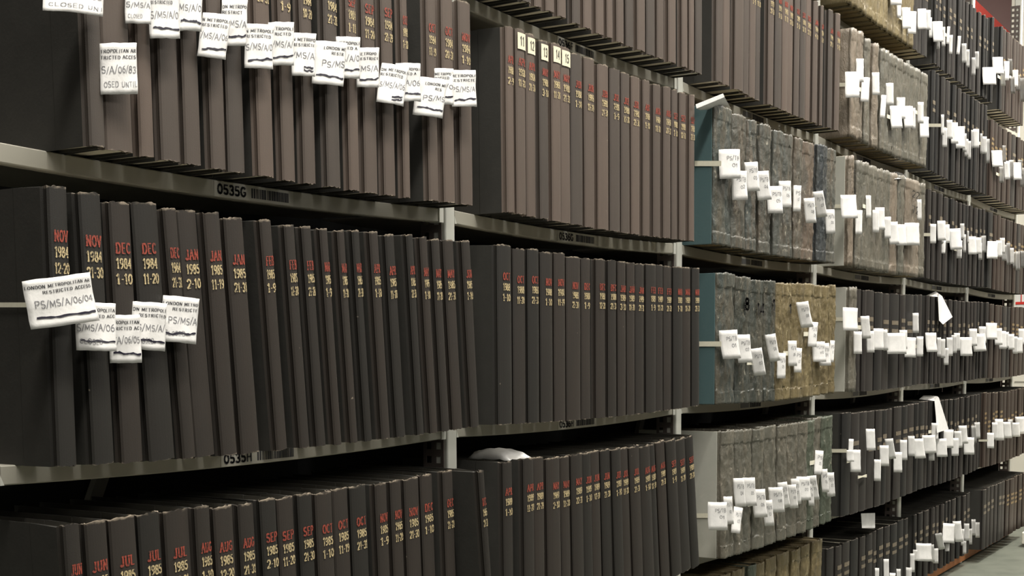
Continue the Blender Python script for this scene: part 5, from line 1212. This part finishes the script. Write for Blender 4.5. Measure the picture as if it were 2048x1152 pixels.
def make_book(k, n, over, h, b, idx, total):
    x, w, z, tilt, fl, fr, style, text = b
    rnd = random.Random(int(x * 10000) + ord(k) * 7 + n)
    old = style not in ('reg', 'blk', 'brn')
    near = n < 2
    h = h + rnd.uniform(-.0025, .0025)
    seg = (8 if near else 4) if not old else (64 if n == 2 else 24)
    if style == 'reg': w *= .955
    if k == 'H' and n == 0 and idx < 2: h += .006
    mb, bul = book_shell(style, w, h, fl, fr, rnd, seg)
    key = {'putty': 'grey', 'puttyt': 'tan'}.get(style, style)
    board = {'teal': 'tealboard', 'putty': 'greyboard', 'puttyt': 'greyboard'}.get(style, None)
    mats = [M['reg_lit' if style == 'reg' and k in 'FG' else key], M['side']]
    if not old:
        for q, f_ in enumerate(mb.f):
            if all(mb.v[i][1] > .0128 for i in f_): mb.m[q] = 1
    o = mb.build(NAMES.get(style, 'canvas_ledger'), mats, None, smooth=old)
    dy = rnd.uniform(-.003, .003) if style != 'teal' else 0
    o.location = (x, over + dy, z)
    o.rotation_euler = (0, -tilt, 0)
    # boards and grooves stay crisp on plain books; text block
    a = w / 2
    pg = MB()
    def P(y, s):
        f = (fl if s < 0 else fr) * min(1, max(0, (y - .012) / .10))
        return s * (a - .0036) + s * f
    ys = [.0052, .05, .112, DEPTH - .006]
    zb, zt = .0035, h - (.0085 if not old else .005)
    vs = []
    for y in ys:
        vs += [(P(y, -1), y, zb), (P(y, 1), y, zb), (P(y, 1), y, zt), (P(y, -1), y, zt)]
    fs = [(0, 1, 2, 3), (15, 14, 13, 12)]
    for i in range(3):
        q = i * 4
        for j in range(4): fs.append((q + j, q + 4 + j, q + 4 + (j + 1) % 4, q + (j + 1) % 4))
    pg.add(vs, fs)
    pg.build('page_block', M['oldpage' if old else 'page'], o)
    if board:
        bd = MB(); d0 = .004 if style == 'teal' else .012
        bd.box(-a - fl - .0022, -a + .0002, d0, DEPTH, .001, h - .001)
        bo = bevel(bd.build('side_board', M[board], o), .0008); bo['label'] = 'plain teal side board' if style == 'teal' else 'plain grey side board'
    surf = lambda u, v: (u, .0006 - bul * (1 - min(1, abs(u) / a) ** 2.4) - .0007, v)
    if text:
        mon, yr, days = text.split(' ')
        r = MB(); g = MB()
        wid = min(.0235, w * .68)
        rot = rnd.uniform(-.02, .02); off = rnd.uniform(-.04, .06) * w
        def at(zc): return lambda u, v: surf(u + off, zc + v + rot * u)
        text_mesh(r, mon, 'serif', at(.262 + (h - .325) * .8), wid, .0128, gap=.12)
        text_mesh(g, yr, 'serif', at(.2435 + (h - .325) * .8), wid, .0122, gap=.12)
        text_mesh(g, days, 'serif', at(.2245 + (h - .325) * .8), min(wid * 1.08, .0075 * len(days)), .0122, gap=.12)
        r.build('month_stamp', M['red'], o)['label'] = 'red stamped month'
        g.build('date_stamp', M['gold'], o)['label'] = 'gold stamped year and days'
    elif style == 'blk' and rnd.random() < .75 and w > .02:
        p = MB(); zz = h * .60 + rnd.uniform(-.006, .006)
        for q, hh in ((0, .012), (.026, .014)):
            p.grid(lambda s, t: surf((s * 2 - 1) * a * .72, zz + q + t * hh), 4, 1)
        p.build('title_label', M['panel'], o)
    elif style == 'brn':
        p = MB(); zz = h * .52 + rnd.uniform(-.02, .03)
        for q in range(3):
            for c in (-1, 0, 1): p.grid(lambda s, t: surf((c * .5 + (s - .5) * .36) * a, zz + q * .02 + t * .010), 1, 1)
        p.build('gilt_lettering', M['gilt'], o)
    if k == 'G' and n == 1 and 1 <= idx <= 5:
        st = MB(); zt0 = h - .036
        st.grid(lambda s, t: (lambda q: (q[0], q[1] - .0006, q[2]))(surf((s * 2 - 1) * a * .86, zt0 + t * .029)), 6, 2)
        so = st.build('number_sticker', M['cream'], o); so['label'] = 'cream sticker numbered %d' % (10 + idx)
        dg = MB(); text_mesh(dg, str(10 + idx), 'bold', lambda u, v: (lambda q: (q[0], q[1] - .0011, q[2]))(surf(u, zt0 + .007 + v)), .013, .016, gap=.22)
        dg.build('number', M['ink'], so)
    marks = {('H', 2, 1): ('8', .235, .030), ('H', 2, 2): ('14', .225, .030), ('H', 2, 3): ('1', .24, .028), ('G', 3, 0): ('53', .27, .026), ('G', 3, 8): ('22', .26, .024), ('H', 2, 5): ('1', .235, .024)}
    if (k, n, idx) in marks:
        t, zz, hh = marks[(k, n, idx)]
        dg = MB(); text_mesh(dg, t, 'sans', lambda u, v: (u, -bul - .0055, zz + v), w * (.30 if len(t) == 1 else .55), hh)
        if t == '53':
            dg = MB(); text_mesh(dg, '5', 'hand', lambda u, v: (u, -bul - .0055, .265 + v), w * .5, .026); text_mesh(dg, '3', 'hand', lambda u, v: (u, -bul - .0055, .21 + v), w * .5, .026)
        if t == '22':
            dg = MB(); text_mesh(dg, '22', 'hand', lambda u, v: (u, -bul - .0055, .268 + v), w * .5, .024); text_mesh(dg, '72', 'hand', lambda u, v: (u, -bul - .0055, .215 + v), w * .5, .026)
        dg.build('painted_number', M['paint'], o)
    place = place_name(k, n)
    if text and n < 2:
        lab = 'black cloth register stamped %s, on %s' % (text, place)
    else:
        lab = '%s, %s from left, %s' % (WORDS[style], ORD[idx], place)
    if k == 'I' and n == 0 and total == 1: lab = 'black register leaning left at the right end of the lowest nearest shelf'
    tag_(o, lab, 'book', 'bound volumes, ' + place)
    return o
for k, n, over, h, books in ROWS:
    for i, b in enumerate(books): make_book(k, n, over, h, b, i, len(books))

# ------------------------------------------------------------------ paper slips strapped round the volumes
counts = {}
def make_tag(k, n, q, kind, lines, ext):
    i = counts.get((k, n), 0); counts[(k, n)] = i + 1
    rnd = random.Random(int(q[0][0] * 9000) + ord(k))
    TL, TR, BR, BL = [Vector(p) for p in q]
    wid = (TR - TL).length; hei = (TL - BL).length
    curl_b = rnd.uniform(.002, .007) * min(1, wid / .05); curl_r = rnd.uniform(.001, .006) * min(1, wid / .05); bow = .10 * wid
    jig = [rnd.uniform(-.0012, .0012) for _ in range(4)]
    c0 = (TL + BR) / 2
    nr = (TR - TL).cross(BL - TL).normalized()
    if nr.y > 0: nr = -nr
    def P(u, v, lift=0.0):      # u left to right, v top to bottom
        p = (TL * (1 - u) + TR * u) * (1 - v) + (BL * (1 - u) + BR * u) * v
        d = bow * (4 * u * (1 - u)) * .8 + curl_b * v * v + curl_r * u * u - .0006
        d += noise.noise(Vector((u * 3 + q[0][0] * 50, v * 3, 1))) * .0016
        e = noise.noise(Vector((u * 5, v * 5, q[0][0] * 80))) * .0008
        return p + nr * (d + lift) + Vector((0, 0, e))
    mb = MB()
    nu, nv = (12, 10) if kind == 'near' else (7, 6)
    mb.grid(lambda u, v: P(u, v), nu, nv, flip=True)
    o = mb.build('paper_slip', M['paper'], None, smooth=True)
    s = o.modifiers.new('solid', 'SOLIDIFY'); s.thickness = .0004; s.offset = -1
    up = TL - BL
    def lay(y_from_top, lift=.0005): # metres across from left, metres up
        return lambda x, y: P(min(.995, max(.005, x / wid)), min(.995, max(.005, y_from_top / hei - y / hei)), lift)
    if lines:
        clip = (wid * .01, wid * .99)
        if lines[0] or lines[1]:
            t = MB(); cw = hei * .062
            for ln, yy in ((lines[0], .185), (lines[1], .305)):
                st = len(ln) - len(ln.lstrip())
                wch = wid * .985 / max(len(lines[0]), 8)
                text_mesh(t, ln.strip(), 'bold', lay(hei * yy), wch * len(ln.strip()) * .97, hei * .062, x0=wid * .012 + st * wch, clip=clip, gap=.12)
            if t.f: t.build('printed_heading', M['ink'], o)
        t = MB()
        if lines[2]:
            st = len(lines[2]) - len(lines[2].lstrip()); tx = lines[2].strip()
            full = kind == 'near'
            text_mesh(t, tx, 'hand', lay(hei * (.585 if full else .36)), wid * (.93 - .06 * st) if full else wid * .62, hei * .135, x0=wid * (.03 + .07 * st) if full else wid * .3, clip=clip, jit=.09, rnd=rnd, gap=.09)
        if lines[3]:
            full = kind == 'near'
            text_mesh(t, lines[3], 'hand', lay(hei * (.86 if full else .60)), wid * (.085 * len(lines[3]) + .05) if full else wid * .28, hei * (.105 if full else .12), x0=wid * (.08 if full else .55), clip=clip, jit=.10, rnd=rnd, gap=.09)
        if t.f: t.build('handwriting', M['pencil'], o)
        if lines[4]:
            t = MB()
            slope = rnd.choice((-.9, .2, .8))
            for rep in range(lines[4]):
                x = (.10 if lines[4] == 1 else .48) ; pts = []
                xe = .97 if lines[4] == 1 else .9
                yy = .80 + rep * .075
                m = 14
                for j in range(m + 1):
                    uu = x + (xe - x) * j / m
                    pts.append((uu, yy + .010 * math.sin(j * .9 + q[0][0] * 90) + .008 * rnd.uniform(-1, 1) + .05 * (j / m - .5) * slope, .012 + .014 * rnd.random()))
                for (u0, v0, h0), (u1, v1, h1) in zip(pts, pts[1:]):
                    t.add([P(u0, v0 - h0, .0008), P(u0, v0 + h0, .0008), P(u1, v1 + h1, .0008), P(u1, v1 - h1, .0008)], [(0, 1, 2, 3)])
            t.build('marker_line', M['marker'], o)
    if ext:
        t = MB(); hh = .006
        p0 = P(.25, .5, -.0016); p1 = P(0, .5, -.0016); p2 = p1 + Vector((-ext, .001, 0))
        for a, b in ((p0, p1), (p1, p2)):
            t.add([a + Vector((0, 0, hh)), a - Vector((0, 0, hh)), b - Vector((0, 0, hh)), b + Vector((0, 0, hh))], [(0, 1, 2, 3)])
        st = t.build('tape', M['tape'], o); s = st.modifiers.new('solid', 'SOLIDIFY'); s.thickness = .0006; s.offset = 0
    lab = '%s white paper slip from the left, %s' % (ORD[i], place_name(k, n))
    if n == 0 and k == 'H': lab = ['large tilted white slip reading PS/MS/A/06/04', 'partly covered white slip just right of the large tilted slip', 'lowest white slip reading S/A/06/05', 'white slip between the lowest slip and the rightmost slip', 'rightmost curled white slip'][i] + ' on shelf 0535H'
    if n == 0 and k == 'G' and i == 1: lab = 'lone low white slip reading S/A/06/83 at left of shelf 0535G'
    tag_(o, lab, 'label', 'white paper slips, ' + place_name(k, n))
    return o
slips = {}
for t in TAGS:
    o = make_tag(*t)
    slips.setdefault((t[0], t[1]), o)
for k, n, X, y0, y1, z0, z1, h in STRAPS:
    mb = MB(); a, b = max(y0, y1), min(y0, y1)
    za, zb_ = (z0, z1)
    x0, x1 = X - .0048, X - .0040
    mb.add([(x0, a, za - h / 2), (x0, b, zb_ - h / 2), (x0, b, zb_ + h / 2), (x0, a, za + h / 2), (x1, a, za - h / 2), (x1, b, zb_ - h / 2), (x1, b, zb_ + h / 2), (x1, a, za + h / 2)],
           [(0, 1, 2, 3), (7, 6, 5, 4), (0, 4, 5, 1), (1, 5, 6, 2), (2, 6, 7, 3), (3, 7, 4, 0)])
    par = slips.get((k, n))
    mb.build('cotton_strap', M['tape'], par)['label'] = 'cream cotton tape'

# ------------------------------------------------------------------ loose papers
def sheet(name, faces, pts, label, m='paper'):
    mb = MB(); mb.add(pts, faces)
    o = mb.build(name, M[m])
    sd = o.modifiers.new('sub', 'SUBSURF'); sd.subdivision_type = 'SIMPLE'; sd.levels = 2; sd.render_levels = 2
    s = o.modifiers.new('solid', 'SOLIDIFY'); s.thickness = .0006; s.offset = 0
    return tag_(o, label, 'paper')
p = PAPERS['tent']
sheet('folded_sheet', [(0, 1, 2, 3), (3, 2, 4, 5)], p, 'folded white sheet propped on top of the teal ledger in the third bay')
for kk, lab in (('hangH', 'white sheet folded over and hanging down on the fourth shelf of the fifth bay'), ('hangI', 'white sheet folded over and hanging down on the fifth shelf of the fifth bay')):
    p = PAPERS[kk]
    sheet('hanging_sheet', [(0, 1, 5), (1, 2, 3, 4, 5), (4, 3, 6, 7, 8, 9)], p, lab)
sheet('folded_sheet', [(0, 1, 2, 3, 4)], PAPERS['flatG'], 'small white folded sheet lying on the grey ledgers of the fourth bay')
mb = MB()
def lump(u, v):
    e = max(0, 1 - (2 * u - 1) ** 4) * max(0, 1 - (2 * v - 1) ** 2)
    return (.112 + .07 * u + .01 * v, -.058 + .10 * v + .008 * math.sin(u * 5), .7535 + .018 * e ** .6 + .003 * noise.noise(Vector((u * 6, v * 6, 2))))
mb.grid(lump, 14, 8)
o = mb.build('crumpled_paper', M['paper'], None, True)
s = o.modifiers.new('solid', 'SOLIDIFY'); s.thickness = .0008
tag_(o, 'crumpled white paper lying on top of registers on the lowest second bay shelf', 'paper')

mb = MB()
kn = KNOT
for a, b in ((0, 1), (1, 2)):
    pa, pb = Vector(kn[a]), Vector(kn[b]); ha, hb = (.005, .0022) if a == 0 else (.0022, .005)
    mb.add([pa - Vector((0, 0, ha)), pb - Vector((0, 0, hb)), pb + Vector((0, 0, hb)), pa + Vector((0, 0, ha))], [(0, 1, 2, 3)])
o = mb.build('tape_knot', M['tape']); s = o.modifiers.new('solid', 'SOLIDIFY'); s.thickness = .002; s.offset = 0
tag_(o, 'small white tape bow tied round a black ledger on the fifth shelf', 'tape')

sheet('upright_sheet', [(0, 1, 2, 3)], PAPERS['sheetJ'], 'white sheet standing on black ledgers of the bottom shelf, fourth bay')

# ------------------------------------------------------------------ beyond the end of the rack
mb = MB(); mb.box(5.2, 8.9, .60, .68, 2.975, 3.045); tag_(bevel(mb.build('red_beam', M['redbeam']), .006), 'red steel beam running behind the rack at upper right', 'beam')
mb = MB(); mb.box(5.74, 5.80, -.9, .195, FZ, 2.9); o = mb.build('cream_end_panel', M['creamwall']); tag_(o, 'cream end panel of the next rack beyond the cross aisle', 'panel')
r = MB(); r.box(5.7385, 5.7405, -.9, .13, .762, .769); r.build('groove', M['shelf'], o)
mb = MB(); mb.box(5.722, 5.7395, -.10, .146, 1.162, 1.237); o = mb.build('notice_board', M['white']); tag_(o, 'white notice with a red bar at the far end of the rack', 'sign')
r = MB(); r.box(5.720, 5.7225, -.10, .132, 1.181, 1.194); r.build('red_bar', M['signred'], o)
r = MB(); r.box(5.720, 5.7225, .101, .105, 1.194, 1.237); r.build('rule_line', M['signred'], o)
mb = MB(); mb.box(4.62, 5.25, -.85, -.135, FZ + .015, FZ + .070); o = bevel(mb.build('low_step', M['creamwall']), .004)
f = MB()
for xx in (4.66, 5.16): f.box(xx, xx + .05, -.80, -.18, FZ, FZ + .015)
f.build('runner', M['back'], o)
tag_(o, 'low cream step lying on the floor beside the rack end', 'step')
